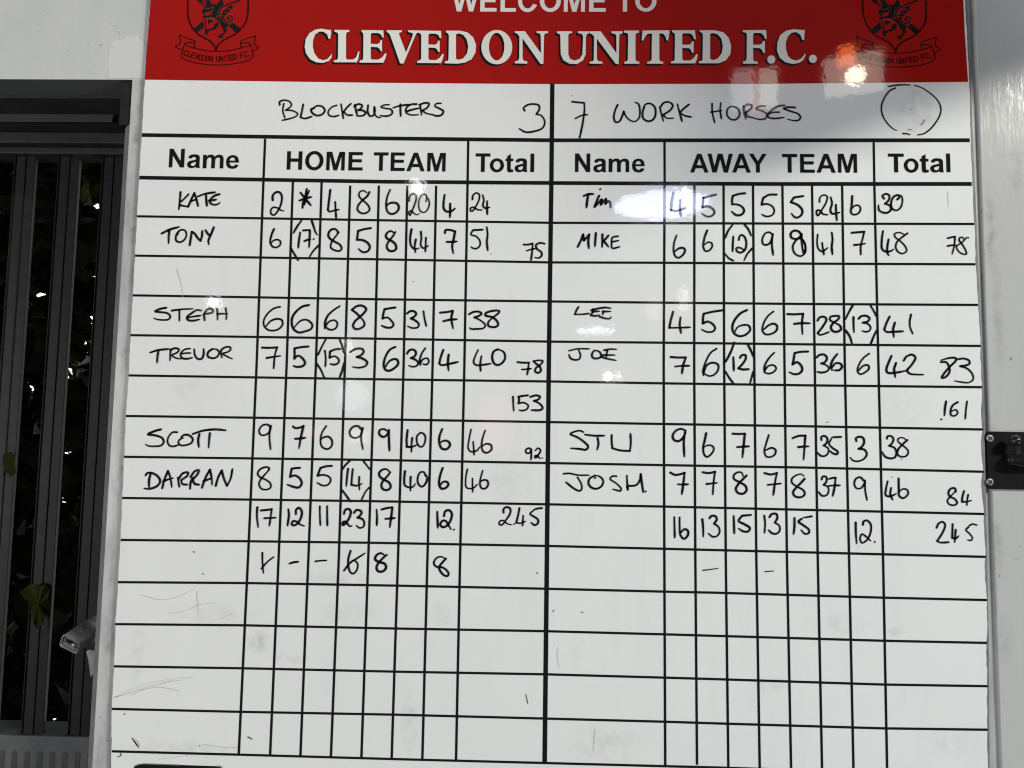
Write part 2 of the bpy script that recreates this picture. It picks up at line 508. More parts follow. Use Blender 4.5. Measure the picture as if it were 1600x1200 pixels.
m = MB(); m.prism([(p.x, p.z) for p in pp][::-1], WF - 0.0005, WF); m.build('paint_patch', PATCH, wall, False, 0.0003)
for st in (((168, 31), (172, 36), (180, 41), (186, 50), (190, 63)), ((138, 66), (141, 71), (144, 73)), ((212, 88), (215, 92))):
    m = MB()
    q = [at(u, v, WF) for u, v in st]
    for a, b in zip(q, q[1:]):
        m.lathe(a, b - a, [(0, 0.0006), ((b - a).length, 0.0006)], 8)
    m.build('paint_drip', PATCH, wall, True)
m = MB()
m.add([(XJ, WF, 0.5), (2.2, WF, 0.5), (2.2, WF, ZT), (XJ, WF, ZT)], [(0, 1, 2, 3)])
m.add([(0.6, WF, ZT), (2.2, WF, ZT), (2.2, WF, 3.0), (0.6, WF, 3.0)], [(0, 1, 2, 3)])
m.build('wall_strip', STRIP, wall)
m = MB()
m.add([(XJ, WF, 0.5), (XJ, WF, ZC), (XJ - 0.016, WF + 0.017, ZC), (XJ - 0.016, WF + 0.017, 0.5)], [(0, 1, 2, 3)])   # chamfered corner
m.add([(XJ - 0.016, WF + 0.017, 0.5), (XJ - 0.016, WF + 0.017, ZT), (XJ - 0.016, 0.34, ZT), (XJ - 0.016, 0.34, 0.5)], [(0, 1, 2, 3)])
m.build('window_reveal', REVEAL_SHADE, wall)
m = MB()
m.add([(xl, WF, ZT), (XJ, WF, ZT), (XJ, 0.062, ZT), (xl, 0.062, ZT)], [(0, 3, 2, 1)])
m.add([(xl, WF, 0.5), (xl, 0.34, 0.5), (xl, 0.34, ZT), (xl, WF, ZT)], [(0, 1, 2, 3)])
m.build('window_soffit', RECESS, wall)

# the painted panel to the right of the board, standing a few millimetres proud of the wall
panel = MB()
panel.prism([(0.6165, 0.5), (1.9, 0.5), (1.9, 3.0), (0.6165, 3.0)], 0.003, WF + 0.02)
o = panel.build('painted_panel', PANEL, None, False, 0.0012)
tag(o, 'glossy grey painted panel with vertical brush marks right of the scoreboard', 'wall panel')

# ------------------------------------------------------------------ window recess with bars
win = empty('window', (-0.9, 0.15, 1.08), 'dark recessed window with vertical bars left of the scoreboard', 'window')
m = MB()
zc = ZT - 0.004
XW = XJ - 0.019
m.box(xl, XW, 0.0625, 0.122, zc, ZT + 0.05)
m.build('head_frame', FRAME, win)
m = MB(); m.box(XJ - 0.0185, XJ - 0.0003, WF + 0.004, 0.062, ZC, ZT - 0.0003); m.build('head_end_block', HEADEND, win)
za = at(60, 173.5, 0.122).z; zb = at(60, 190.5, 0.122).z
m = MB(); m.box(xl, at(176, 182, 0.121).x, 0.1212, 0.1222, zb, za + 0.0005); m.build('header_strip', LIGHTSTRIP, win, False, 0.001)
zd = at(60, 222, 0.165).z
zs = zb + 0.002
m = MB(); m.box(xl, XW, 0.128, 0.20, zs, zc - 0.001); m.build('header_rail', FRAME, win)
m = MB(); m.box(xl, XW, 0.166, 0.215, at(60, 223, 0.166).z, zs - 0.0005)
m.build('header_rail', FRAME, win, False, 0.002)
m = MB(); m.box(xl, XW, 0.185, 0.23, at(60, 240, 0.185).z, at(60, 221, 0.166).z - 0.002)
m.build('header_rail', FRAME, win, False, 0.002)
zbot = at(60, 1150, 0.19).z
pitch = 0.0777
bar_proto = None
x0 = -0.8560
for k in (0, 1, -1, -2, -3, -4, -5):
    xb = x0 + pitch * k
    if xb > XW - 0.03 or xb < xl + 0.01: continue
    if bar_proto is None:
        m = MB()
        zt_ = at(60, 240, 0.19).z + 0.02
        m.box(0, 0.0022, 0.1975, 0.206, zbot - 0.06, zt_)
        m.box(0.0022, 0.0195, 0.1995, 0.206, zbot - 0.06, zt_)
        m.box(0.0195, 0.0215, 0.1965, 0.206, zbot - 0.06, zt_)
        m.box(0.0215, 0.0372, 0.1980, 0.206, zbot - 0.06, zt_)
        bar_proto = m.build('bar', BARM, win, False, 0.0008)
        bar_proto.location.x += xb
    else:
        c = bar_proto.copy(); COL.objects.link(c); c.location.x = bar_proto.location.x + (xb - x0)
sill = MB()
sill.box(xl, XW, 0.190, 0.26, 0.6, zbot)
sl = sill.build('sill', SILLM, win, False, 0.003)
zs0 = at(60, 1178, 0.19).z
slot0 = None
for i in range(-8, 8):
    u = 3 + 19.7 * i
    x = at(u, 1180, 0.19).x
    if x < xl + 0.01 or x > XW - 0.015: continue
    if slot0 is None:
        m = MB()
        pts = [(0.0045 * math.cos(a), zs0 + 0.0045 * math.sin(a)) for a in [k * math.pi / 8 for k in range(9)]] + [(-0.0045, zs0 - 0.07), (0.0045, zs0 - 0.07)]
        m.prism(pts, 0.1896, 0.1912)
        slot0 = m.build('vent_slot', SLOTM, sl)
        slot0.location.x += x; sx0 = x
    else:
        c = slot0.copy(); COL.objects.link(c); c.location.x = slot0.location.x + (x - sx0)

# metal stay sticking out of the reveal, low in the window
stay = empty('window_stay', at(140, 1015, 0.10), 'small grey metal window stay with a hollow square end, low beside the window bars', 'window stay')
ax = (at(109, 1006, 0.065) - at(152, 977, 0.125)).normalized()
up = Vector((0.38, -0.25, 0.89)); side = ax.cross(up).normalized(); up = side.cross(ax).normalized()
c0 = at(109, 1007, 0.065)


def tube(m, c, a, b, ax, ra, rb, t, L0, L1):
    """rounded hollow rectangular tube"""
    prof = []
    for r_ in (0, t):
        w, h = ra - r_, rb - r_
        rad = max(min(w, h) * 0.45, 0.0006)
        ring = []
        for q, (sx, sy) in enumerate(((1, 1), (-1, 1), (-1, -1), (1, -1))):
            for j in range(5):
                an = q * math.pi / 2 + j * math.pi / 8
                ring.append((sx * (w - rad) + rad * math.cos(an), sy * (h - rad) + rad * math.sin(an)))
        prof.append(ring)
    n = len(prof[0]); vs = []
    for ring, (l0, l1) in ((prof[0], (L0, L1)), (prof[1], (L0, L1))):
        for l in (l0, l1):
            vs += [c + a * x + b * y - ax * l for x, y in ring]
    fs = []
    for k in range(n):
        j = (k + 1) % n
        fs += [(k, j, n + j, n + k), (2 * n + j, 2 * n + k, 3 * n + k, 3 * n + j), (j, k, 2 * n + k, 2 * n + j), (n + k, n + j, 3 * n + j, 3 * n + k)]
    m.add(vs, fs)


m = MB()
tube(m, c0, side, up, ax, 0.0155, 0.0105, 0.0017, 0.0, 0.085)
m.build('stay_tube', STEEL, stay, True)
m = MB()
tube(m, c0 - ax * 0.002, side, up, ax, 0.0115, 0.0066, 0.0013, 0.0, 0.03)
m.build('inner_tube', STEEL, stay, True)
m = MB(); m.lathe(c0 - ax * 0.032, ax, [(0, 0.0125), (0.001, 0.0125)], 16); m.build('tube_plug', SLOTM, stay)
m = MB()
m.lathe(c0 - side * 0.004 - up * 0.002 - ax * 0.006, ax, [(-0.006, 0.0032), (0.003, 0.0032), (0.0036, 0.0015)], 12)
m.build('end_screw', SCREWM, stay)
for s_, l_ in ((0.0045, 0.020), (-0.0035, 0.030)):
    m = MB()
    m.lathe(c0 + up * 0.0098 + side * s_ * 0.6 - ax * l_, up, [(0, 0.0036), (0.0012, 0.0034), (0.002, 0.0018)], 14)
    m.build('rivet', SCREWM, stay)
m = MB()
a1 = at(131, 1022, 0.08); a2 = at(150, 1050, 0.10)
m.prism([(a1.x, a1.z + .002), (a1.x + .004, a1.z - .010), (a2.x, a2.z - .004), (a2.x + .012, a2.z + .01), (a2.x + .012, a1.z + .012), (a1.x + .01, a1.z + .008)], 0.085, 0.10)
m.build('stay_bracket', STEEL, stay, False, 0.001)

# ------------------------------------------------------------------ shrub and sky beyond the window
skm = MB()
for i in range(12):
    a0 = math.radians(20 + i * 140 / 12); a1_ = math.radians(20 + (i + 1) * 140 / 12)
    skm.add([(-1.2 + 5 * math.cos(a0), 1.5 + 3.2 * math.sin(a0), -2), (-1.2 + 5 * math.cos(a1_), 1.5 + 3.2 * math.sin(a1_), -2),
             (-1.2 + 5 * math.cos(a1_), 1.5 + 3.2 * math.sin(a1_), 6), (-1.2 + 5 * math.cos(a0), 1.5 + 3.2 * math.sin(a0), 6)], [(0, 1, 2, 3)])
tag(skm.build('sky', SKY), kind='structure')

shrub = empty('shrub', (-1.3, 0.9, 0.0), 'dark leafy shrub outside the barred window with bright gaps of sky', 'shrub')
m = MB()


def leaf(m, c, d, s, roll):
    d = d.normalized(); sd = d.orthogonal().normalized()
    sd = Matrix.Rotation(roll, 3, d) @ sd
    nn = d.cross(sd)
    prof = ((0, 0.0), (0.18, 0.26), (0.45, 0.36), (0.75, 0.22), (1.0, 0.0))
    vs = []
    for t_, w_ in prof:
        mid = c + d * s * t_ - nn * s * 0.22 * t_ * t_
        vs += [mid + sd * s * w_ + nn * s * 0.10 * w_, mid, mid - sd * s * w_ + nn * s * 0.10 * w_]
    fs = []
    for i in range(4):
        b = i * 3
        fs += [(b, b + 1, b + 4, b + 3), (b + 1, b + 2, b + 5, b + 4)]
    m.add(vs, fs)


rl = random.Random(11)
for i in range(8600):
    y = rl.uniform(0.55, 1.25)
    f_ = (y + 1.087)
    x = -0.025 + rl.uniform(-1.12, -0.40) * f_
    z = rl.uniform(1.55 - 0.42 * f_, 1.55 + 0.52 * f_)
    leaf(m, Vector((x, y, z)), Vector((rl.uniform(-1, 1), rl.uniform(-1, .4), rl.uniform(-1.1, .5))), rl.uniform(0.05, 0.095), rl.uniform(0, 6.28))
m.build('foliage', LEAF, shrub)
for i in range(14):
    m = MB()
    p = Vector((rl.uniform(-1.6, -0.8), rl.uniform(0.6, 1.2), 0.3)); d = Vector((rl.uniform(-.2, .2), rl.uniform(-.1, .1), 1))
    for j in range(9):
        qn = p + d * 0.26
        m.lathe(p, d, [(0, 0.012 - j * 0.001), (0.26 * d.length, 0.011 - j * 0.001)], 6)
        p = qn; d = (d + Vector((rl.uniform(-.3, .3), rl.uniform(-.2, .2), 0))).normalized()
    m.build('branch', BARK, shrub)
for outline, (cu, cv), y in (
        (((30, 926), (36, 922), (45, 914), (54, 912), (62, 917), (70, 912), (78, 921), (75, 934), (81, 947), (75, 961), (70, 966), (66, 976), (58, 983), (52, 974), (51, 963), (46, 958), (50, 948), (44, 941), (37, 935)), (60, 944), 0.186),
        (((4, 712), (10, 706), (20, 707), (24, 716), (23, 728), (26, 738), (18, 745), (9, 738), (5, 728)), (15, 724), 0.187),
        (((124, 300), (130, 288), (139, 285), (146, 290), (155, 288), (159, 301), (154, 312), (146, 322), (134, 319), (127, 316)), (141, 303), 0.25)):
    m = MB()
    pp = [at(u, v, y + 0.004 * math.sin(u * 0.9 + v * 0.35)) for u, v in outline]
    m.add([at(cu, cv, y - 0.007)] + pp, [(0, (i + 1) % len(pp) + 1, i + 1) for i in range(len(pp))])
    m.build('leaf', YOUNG, shrub)

# ------------------------------------------------------------------ the scoreboard
# writing and marks on the board, in tenths of a millimetre from the centre line
INK = [
('handwritten_name', 2.46, '-4015,1137 -4017,1186 -3950,1210 -3869,1187 -3840,1132 -3883,1086 -3926,1058|-3926,1058 -3819,1050 -3742,999 -3762,968 -3850,931 -3970,903|-3957,1155 -3965,1049 -3930,936|-3666,1147 -3680,1050 -3699,950! -3636,932 -3531,964|-3503,1088 -3544,1079 -3533,1024 -3460,979 -3381,997 -3342,1052 -3376,1110 -3448,1128 -3509,1097 -3543,1051|-3167,1135 -3242,1107 -3293,1034 -3273,980 -3202,965 -3131,984|-3107,1154 -3086,1054 -3064,935|-2960,1160 -3020,1099 -3062,1035! -3007,990 -2927,987|-2901,1146 -2880,1055 -2860,982|-2910,1118 -2853,1155 -2794,1137 -2807,1091 -2850,1064! -2770,1055 -2737,1019 -2776,982 -2865,973|-2705,1138 -2707,1037 -2670,974 -2626,983 -2602,1056 -2612,1114! -2610,1029 -2572,965 -2515,951|-2395,1148 -2471,1142 -2515,1115 -2452,1093 -2363,1075 -2344,1021 -2387,984 -2475,975 -2520,984|-2229,1158 -2226,1067 -2218,971|-2332,1103 -2241,1131 -2096,1153|-1990,1159 -2073,1153 -2142,1095 -2140,1031 -2069,995 -1954,999|-2132,1049 -2044,1077 -1948,1099|-1936,1132 -1924,1059 -1910,992|-1949,1150 -1870,1178 -1808,1169 -1833,1105 -1903,1063! -1849,1023 -1760,1000|-1628,1174 -1702,1166 -1719,1130 -1656,1097 -1593,1052 -1619,997 -1689,982 -1769,1006'),
('handwritten_total', 2.34, '-401,1067 -419,1103 -363,1154 -267,1168 -197,1150 -187,1095 -230,1014! -160,996 -106,897 -140,806 -261,757 -384,745 -476,795'),
('handwritten_total', 2.42, '290,1207 364,1198 465,1189! 470,1090 453,927 428,782 407,674|340,953 427,999 514,1014|400,683 407,665'),
('handwritten_name', 2.41, '953,1165 915,1074 898,965 925,902 977,912 1020,993 1042,1065! 1072,993 1133,931 1203,913 1264,967 1276,1076 1255,1175 1208,1202|1338,1130 1316,1058 1325,959 1394,918 1464,941 1502,1023 1490,1131 1420,1185 1351,1166 1321,1094|1565,1131 1586,1032 1617,919|1577,1140 1629,1200 1707,1204 1751,1159 1725,1096 1612,1014! 1664,966 1763,966|1820,1178 1846,1061 1886,917|1986,1173 1916,1115 1855,1052! 1916,1007 2020,984'),
('handwritten_name', 2.40, '2320,1187 2323,1055 2357,899|2447,1199 2436,1086 2454,959|2304,1058 2376,1071 2459,1083|2587,1147 2542,1103 2536,1017 2585,955 2660,950 2713,1010 2699,1103 2639,1142 2587,1147|2774,1151 2781,1057 2807,956|2782,1143 2835,1179 2895,1159 2872,1104 2804,1057! 2833,995 2915,983|3089,1155 3014,1152 2954,1112 3036,1082 3103,1035 3095,973 3020,952 2915,972|3366,1166 3276,1153 3186,1098 3118,1020 3140,981 3229,969 3352,985|3133,1035 3201,1059 3290,1064|3516,1134 3426,1138 3351,1119 3455,1076 3559,1038 3591,983 3558,944 3483,939 3406,959'),
('drawn_circle', 2.01, '4958,1433 4879,1393 4796,1279 4753,1159 4762,1040 4822,921 4911,826 4965,800|4860,1457 4961,1474 5064,1482 5173,1479|5236,1475 5349,1432 5472,1342 5560,1247 5601,1140 5589,1044 5517,913 5434,817 5353,757 5262,735|5052,755 5103,753 5154,738'),
('scuff_mark', 1.28, '5364,959 5346,924 5309,882|5129,813 5178,813|5180,1114 5187,1109'),
('handwritten_name', 2.84, '-5426,-193 -5430,-310 -5438,-453|-5308,-223 -5362,-286 -5421,-341|-5431,-380 -5380,-397 -5294,-405|-5302,-410 -5261,-301 -5220,-204! -5184,-300 -5156,-398|-5267,-332 -5222,-311 -5177,-297|-5046,-237 -5037,-322 -5024,-397|-5171,-256 -5058,-213 -4913,-189|-4850,-219 -4918,-240 -4977,-298 -4982,-345 -4927,-376 -4866,-367 -4836,-344|-4999,-314 -4946,-309 -4892,-298'),
('handwritten_score', 2.82, '-4059,-302 -4062,-237 -4022,-186 -3969,-181 -3929,-235 -3932,-344 -3973,-453 -4031,-523 -4070,-508 -4080,-446 -4044,-407 -3990,-415 -3927,-453 -3893,-460'),
('handwritten_score', 2.82, '-3655,-184 -3591,-264 -3495,-375|-3565,-132 -3577,-233 -3587,-365|-3666,-303 -3583,-272 -3492,-248|-3616,-412 -3611,-334 -3569,-248 -3529,-151'),
('handwritten_name', 2.83, '-5560,-762 -5566,-855 -5562,-960|-5673,-812 -5561,-754 -5420,-711|-5421,-776 -5457,-838 -5453,-915 -5398,-938 -5338,-907 -5306,-837 -5322,-775 -5369,-752 -5414,-768 -5434,-807 -5431,-830|-5250,-980 -5240,-882 -5229,-782! -5190,-805 -5132,-881 -5092,-915! -5076,-842 -5077,-765|-5028,-757 -4998,-803 -4963,-837|-4908,-714 -4944,-818 -4978,-911 -4969,-969'),
('handwritten_score', 2.81, '-4023,-732 -4057,-825 -4068,-933 -4027,-994 -3973,-1001 -3922,-962 -3924,-909 -3971,-886 -4023,-902 -4060,-941'),
('handwritten_score', 2.62, '-3628,-605 -3689,-698 -3735,-788|-3776,-984 -3719,-1083 -3651,-1190|-3637,-778 -3650,-898 -3657,-1006|-3595,-747 -3542,-743 -3496,-743! -3496,-866 -3499,-1001|-3571,-905 -3514,-882 -3481,-878|-3474,-604 -3440,-696 -3412,-773 -3383,-811|-3359,-965 -3435,-1050 -3492,-1146|-3434,-876 -3432,-879'),
('handwritten_score', 2.81, '-3219,-140 -3233,-308 -3243,-439! -3220,-465 -3152,-446 -3084,-433|-3141,-319 -3130,-446 -3117,-573'),
('handwritten_score', 2.81, '-2646,-171 -2672,-226 -2746,-296 -2804,-374 -2809,-436 -2755,-482 -2686,-481 -2635,-434 -2652,-373 -2722,-303 -2793,-234 -2788,-172 -2735,-148 -2685,-176'),
('handwritten_score', 2.80, '-2343,-133 -2382,-239 -2394,-363 -2368,-463 -2306,-493 -2239,-462 -2207,-400 -2235,-338 -2296,-323 -2356,-339 -2386,-370'),
('handwritten_score', 2.24, '-2062,-298 -2056,-236 -2022,-192 -1981,-189 -1957,-235 -1970,-321 -2012,-437 -2044,-511 -2060,-460 -2027,-440 -1981,-483 -1935,-501 -1908,-479|-1814,-299 -1805,-250 -1813,-211 -1852,-193 -1896,-235 -1921,-336 -1899,-436 -1845,-466 -1793,-427 -1765,-342 -1782,-265 -1808,-234'),
('handwritten_score', 2.79, '-1545,-201 -1558,-309 -1551,-410 -1505,-451 -1437,-440 -1390,-401|-1462,-332 -1460,-432 -1461,-537'),
('handwritten_score', 2.80, '-3072,-767 -3094,-801 -3144,-871 -3180,-940 -3178,-1001 -3116,-1039 -3047,-1043 -3023,-1008 -3050,-954 -3128,-909 -3190,-871 -3225,-817 -3202,-748 -3150,-720 -3103,-739 -3084,-785'),
('handwritten_score', 2.80, '-2608,-704 -2702,-720 -2792,-747! -2797,-813 -2803,-878! -2727,-882 -2650,-920 -2613,-981 -2638,-1042 -2706,-1061 -2760,-1028 -2776,-1010'),
('handwritten_score', 2.79, '-2249,-759 -2275,-809 -2333,-886 -2368,-963 -2344,-1024 -2283,-1042 -2231,-1008 -2240,-946 -2295,-893 -2356,-863 -2385,-825 -2367,-771 -2314,-744 -2276,-766'),
('handwritten_score', 2.79, '-2015,-717 -2031,-852 -2013,-960 -1959,-1008 -1899,-992|-1948,-867 -1961,-959 -1950,-1058|-1878,-751 -1868,-851 -1875,-943 -1839,-992 -1765,-957|-1802,-838 -1803,-942 -1805,-1042'),
('handwritten_score', 2.78, '-1528,-766 -1521,-725 -1461,-720 -1382,-742! -1398,-847 -1418,-954 -1400,-1068|-1498,-896 -1427,-897 -1352,-889'),
('handwritten_total', 2.60, '-1139,-267 -1133,-206 -1088,-170 -1045,-189 -1041,-259 -1084,-360 -1143,-442 -1166,-430 -1159,-391 -1114,-383 -1068,-416 -1000,-422|-994,-200 -973,-274 -986,-359 -948,-394 -891,-381|-927,-289 -925,-381 -920,-486'),
('handwritten_total', 2.59, '-984,-712 -1122,-721! -1151,-783 -1075,-813 -1021,-874 -1020,-950 -1072,-992 -1125,-982 -1144,-967|-924,-674 -910,-781 -919,-888 -903,-1018'),
('handwritten_total', 2.40, '-387,-926 -323,-925 -258,-909! -262,-1004 -279,-1159|-341,-1017 -284,-996 -224,-985|-86,-911 -151,-899 -210,-932 -194,-988 -134,-1033 -126,-1086 -170,-1120 -223,-1113'),
('handwritten_name', 2.62, '-5548,-1907 -5631,-1923 -5705,-1961 -5628,-1972 -5528,-1986 -5480,-2031 -5501,-2074 -5592,-2086 -5683,-2076 -5718,-2061|-5353,-1938 -5349,-2007 -5344,-2098|-5462,-1947 -5311,-1926 -5156,-1918|-5033,-1942 -5097,-1935 -5171,-1982 -5236,-2043 -5219,-2081 -5150,-2091 -5053,-2072|-5221,-2046 -5138,-2030 -5036,-2014|-4996,-1995 -4983,-2040 -4976,-2089|-4988,-1995 -4960,-1941 -4916,-1910 -4862,-1933 -4868,-1966 -4920,-1982 -4981,-1992|-4802,-1914 -4794,-1993 -4787,-2076|-4678,-1903 -4662,-1991 -4663,-2070|-4791,-1989 -4723,-1984 -4647,-1988'),
('handwritten_score', 2.79, '-3887,-1873 -3976,-1899 -4064,-1976 -4113,-2068 -4110,-2144 -4062,-2203 -3978,-2222 -3889,-2194 -3839,-2125 -3856,-2065 -3925,-2050 -4014,-2082 -4079,-2158'),
('handwritten_score', 2.78, '-3470,-1844 -3557,-1864 -3645,-1934 -3702,-2025 -3706,-2116 -3680,-2191 -3603,-2243 -3513,-2227 -3424,-2188 -3408,-2135 -3458,-2075 -3527,-2056 -3594,-2084 -3673,-2176'),
('handwritten_score', 2.78, '-3022,-1854 -3117,-1920 -3190,-1996 -3224,-2087 -3225,-2181|-3215,-2140 -3164,-2079 -3090,-2060 -3048,-2100 -3063,-2169 -3122,-2199 -3183,-2185 -3215,-2148'),
('handwritten_score', 2.77, '-2723,-2006 -2777,-1954 -2844,-1904! -2773,-1851 -2698,-1844 -2637,-1891 -2665,-1945 -2723,-2006 -2796,-2075 -2819,-2143 -2785,-2183 -2718,-2176 -2656,-2126 -2669,-2066 -2723,-2006'),
('handwritten_score', 2.77, '-2217,-1864 -2299,-1877 -2373,-1891! -2387,-1957 -2396,-2028! -2332,-2009 -2279,-2046 -2235,-2116 -2268,-2154 -2343,-2155 -2407,-2130'),
('handwritten_score', 2.76, '-2042,-1948 -2005,-1917 -1945,-1917 -1914,-1951 -1936,-1989 -1987,-2020! -1927,-2049 -1873,-2101 -1887,-2147 -1969,-2158 -2032,-2133|-1810,-1915 -1793,-2017 -1764,-2130'),
('handwritten_score', 2.76, '-1570,-1932 -1481,-1923 -1389,-1904! -1407,-2013 -1378,-2160|-1523,-2056 -1433,-2033 -1326,-2024'),
('handwritten_total', 2.66, '-1153,-1950 -1101,-1919 -1019,-1910 -974,-1940 -1010,-1970 -1077,-1994! -987,-2038 -918,-2105 -940,-2146 -1059,-2162 -1118,-2163 -1141,-2148|-809,-1991 -728,-1922 -721,-1899 -796,-1893 -914,-1932 -921,-1962 -809,-1994 -740,-2065 -740,-2110 -806,-2133 -874,-2112 -875,-2059 -809,-1991'),
('handwritten_name', 2.61, '-5628,-2538 -5636,-2621 -5638,-2712|-5745,-2562 -5644,-2528 -5475,-2506|-5450,-2513 -5451,-2589 -5451,-2676|-5450,-2521 -5388,-2494 -5329,-2512 -5354,-2557 -5428,-2596 -5373,-2633 -5296,-2650|-5168,-2497 -5243,-2510 -5300,-2572 -5282,-2632 -5213,-2646 -5131,-2630|-5285,-2571 -5217,-2563 -5157,-2562|-5107,-2506 -5095,-2584 -5055,-2641 -4994,-2643 -4967,-2582 -4971,-2499|-4842,-2498 -4900,-2544 -4905,-2604 -4836,-2633 -4769,-2610 -4741,-2549 -4781,-2505 -4842,-2498|-4717,-2519 -4710,-2579 -4697,-2624|-4713,-2511 -4662,-2473 -4587,-2469 -4577,-2502 -4621,-2540 -4688,-2564 -4618,-2608 -4549,-2637'),
('handwritten_score', 2.78, '-4122,-2469 -4028,-2472 -3905,-2463! -3933,-2576 -3943,-2768|-4049,-2618 -3962,-2602 -3850,-2586'),
('handwritten_score', 2.77, '-3453,-2445 -3562,-2456 -3654,-2475! -3648,-2550 -3649,-2625! -3602,-2579 -3541,-2609 -3493,-2683 -3521,-2725 -3611,-2741 -3659,-2727'),
('handwritten_score', 2.77, '-3208,-2341 -3264,-2455 -3312,-2568|-3327,-2688 -3267,-2770 -3199,-2911|-3005,-2343 -2964,-2436 -2930,-2541|-2929,-2675 -2952,-2780 -2990,-2893|-3214,-2502 -3198,-2604 -3198,-2731|-2996,-2474 -3067,-2482 -3138,-2513! -3140,-2551 -3141,-2603! -3072,-2580 -3010,-2624 -3009,-2669 -3060,-2700 -3128,-2693'),
('handwritten_score', 2.76, '-2849,-2517 -2768,-2471 -2678,-2470 -2654,-2507 -2690,-2560 -2749,-2586! -2659,-2612 -2597,-2664 -2625,-2716 -2714,-2740 -2807,-2731'),
('handwritten_score', 2.76, '-2200,-2434 -2274,-2472 -2338,-2578 -2360,-2698 -2333,-2765 -2280,-2779 -2207,-2740 -2152,-2673 -2173,-2617 -2233,-2614 -2298,-2660 -2334,-2727'),
('handwritten_score', 2.75, '-2030,-2529 -1997,-2480 -1938,-2471 -1902,-2512 -1920,-2565 -1972,-2591! -1904,-2617 -1866,-2661 -1894,-2706 -1961,-2715 -1999,-2700|-1771,-2448 -1817,-2519 -1845,-2616 -1835,-2691|-1836,-2661 -1800,-2608 -1741,-2592 -1714,-2637 -1746,-2682 -1798,-2675'),
('handwritten_score', 2.75, '-1513,-2470 -1548,-2582 -1565,-2665! -1538,-2687 -1419,-2667 -1298,-2639|-1434,-2536 -1442,-2656 -1429,-2767'),
('handwritten_total', 2.65, '-1014,-2463 -1057,-2561 -1074,-2643 -1039,-2680 -950,-2676 -832,-2658|-965,-2552 -980,-2664 -971,-2765|-732,-2449 -791,-2483 -811,-2573 -780,-2654 -728,-2676 -662,-2638 -626,-2570 -650,-2488 -732,-2449'),
('handwritten_total', 2.55, '-450,-2630 -373,-2637 -287,-2636! -298,-2730 -309,-2807|-384,-2734 -320,-2730 -254,-2721|-226,-2613 -152,-2601 -90,-2608 -114,-2653 -187,-2713 -197,-2758 -157,-2780 -116,-2749 -128,-2697 -188,-2646 -226,-2613'),
('handwritten_total', 2.63, '-506,-3125 -501,-3226 -491,-3327|-297,-3102 -367,-3111 -428,-3124! -418,-3164 -426,-3217! -348,-3207 -287,-3249 -312,-3302 -381,-3320 -413,-3312|-259,-3122 -176,-3100 -123,-3120 -149,-3160 -209,-3179! -122,-3221 -83,-3281 -121,-3308 -242,-3310'),
('handwritten_total', 2.35, '-1092,-3597 -1117,-3739 -1127,-3860 -1091,-3908 -1005,-3893 -962,-3840|-1059,-3769 -1049,-3859 -1042,-3954|-892,-3606 -930,-3736 -936,-3849 -909,-3909 -857,-3921 -797,-3872 -807,-3812 -877,-3796 -931,-3831'),
('handwritten_total', 2.16, '-235,-3872 -269,-3846 -312,-3873 -307,-3913 -260,-3915 -235,-3863! -234,-3932 -238,-4010|-179,-3879 -140,-3844 -105,-3878 -130,-3930 -173,-3983 -185,-3957 -156,-3948 -112,-3990|-81,-3983 -79,-3986'),
('handwritten_total', 2.34, '-1133,-4157 -1153,-4291 -1141,-4411 -1089,-4427 -1029,-4409 -990,-4365|-1058,-4286 -1056,-4375 -1050,-4474|-916,-4175 -945,-4288 -948,-4382 -917,-4424 -865,-4415 -835,-4363 -850,-4312 -902,-4304 -944,-4330'),
('handwritten_name', 2.77, '-5532,-3665 -5611,-3687 -5713,-3738 -5607,-3751 -5508,-3786 -5479,-3838 -5510,-3890 -5614,-3907 -5704,-3901 -5739,-3882|-5294,-3702 -5354,-3702 -5411,-3763 -5425,-3837 -5389,-3896 -5329,-3902 -5263,-3879|-5208,-3782 -5251,-3805 -5269,-3849 -5232,-3886 -5150,-3881 -5077,-3846 -5064,-3794 -5119,-3743 -5187,-3737 -5231,-3767|-5068,-3723 -4920,-3673 -4741,-3653 -4594,-3664|-4971,-3722 -4984,-3808 -4969,-3908|-4821,-3709 -4827,-3805 -4829,-3916'),
('handwritten_score', 2.76, '-3950,-3607 -3996,-3573 -4071,-3586 -4115,-3661 -4087,-3720 -4028,-3722 -3970,-3681 -3947,-3614 -3944,-3584|-3957,-3622 -3963,-3733 -3940,-3924'),
('handwritten_score', 2.75, '-3630,-3594 -3599,-3616 -3532,-3608 -3481,-3585! -3500,-3681 -3518,-3785 -3533,-3903|-3593,-3768 -3519,-3762 -3445,-3751'),
('handwritten_name', 2.76, '-5714,-4321 -5698,-4291 -5638,-4283 -5546,-4326 -5500,-4398 -5539,-4465 -5641,-4508 -5723,-4505|-5645,-4298 -5662,-4394 -5654,-4496|-5465,-4496 -5445,-4390 -5397,-4253! -5358,-4345 -5329,-4479|-5455,-4402 -5394,-4375 -5317,-4351|-5249,-4343 -5235,-4416 -5221,-4474|-5233,-4357 -5182,-4283 -5108,-4270 -5113,-4311 -5199,-4379! -5182,-4430 -5109,-4443|-5066,-4498 -5063,-4413 -5037,-4339|-5067,-4332 -5011,-4251 -4953,-4235 -4972,-4294 -5035,-4368! -5003,-4427 -4935,-4440|-4896,-4480 -4857,-4351 -4796,-4225! -4769,-4320 -4753,-4440|-4878,-4388 -4826,-4368 -4761,-4342|-4700,-4451 -4672,-4333 -4624,-4232! -4589,-4346 -4539,-4448! -4492,-4344 -4473,-4209'),
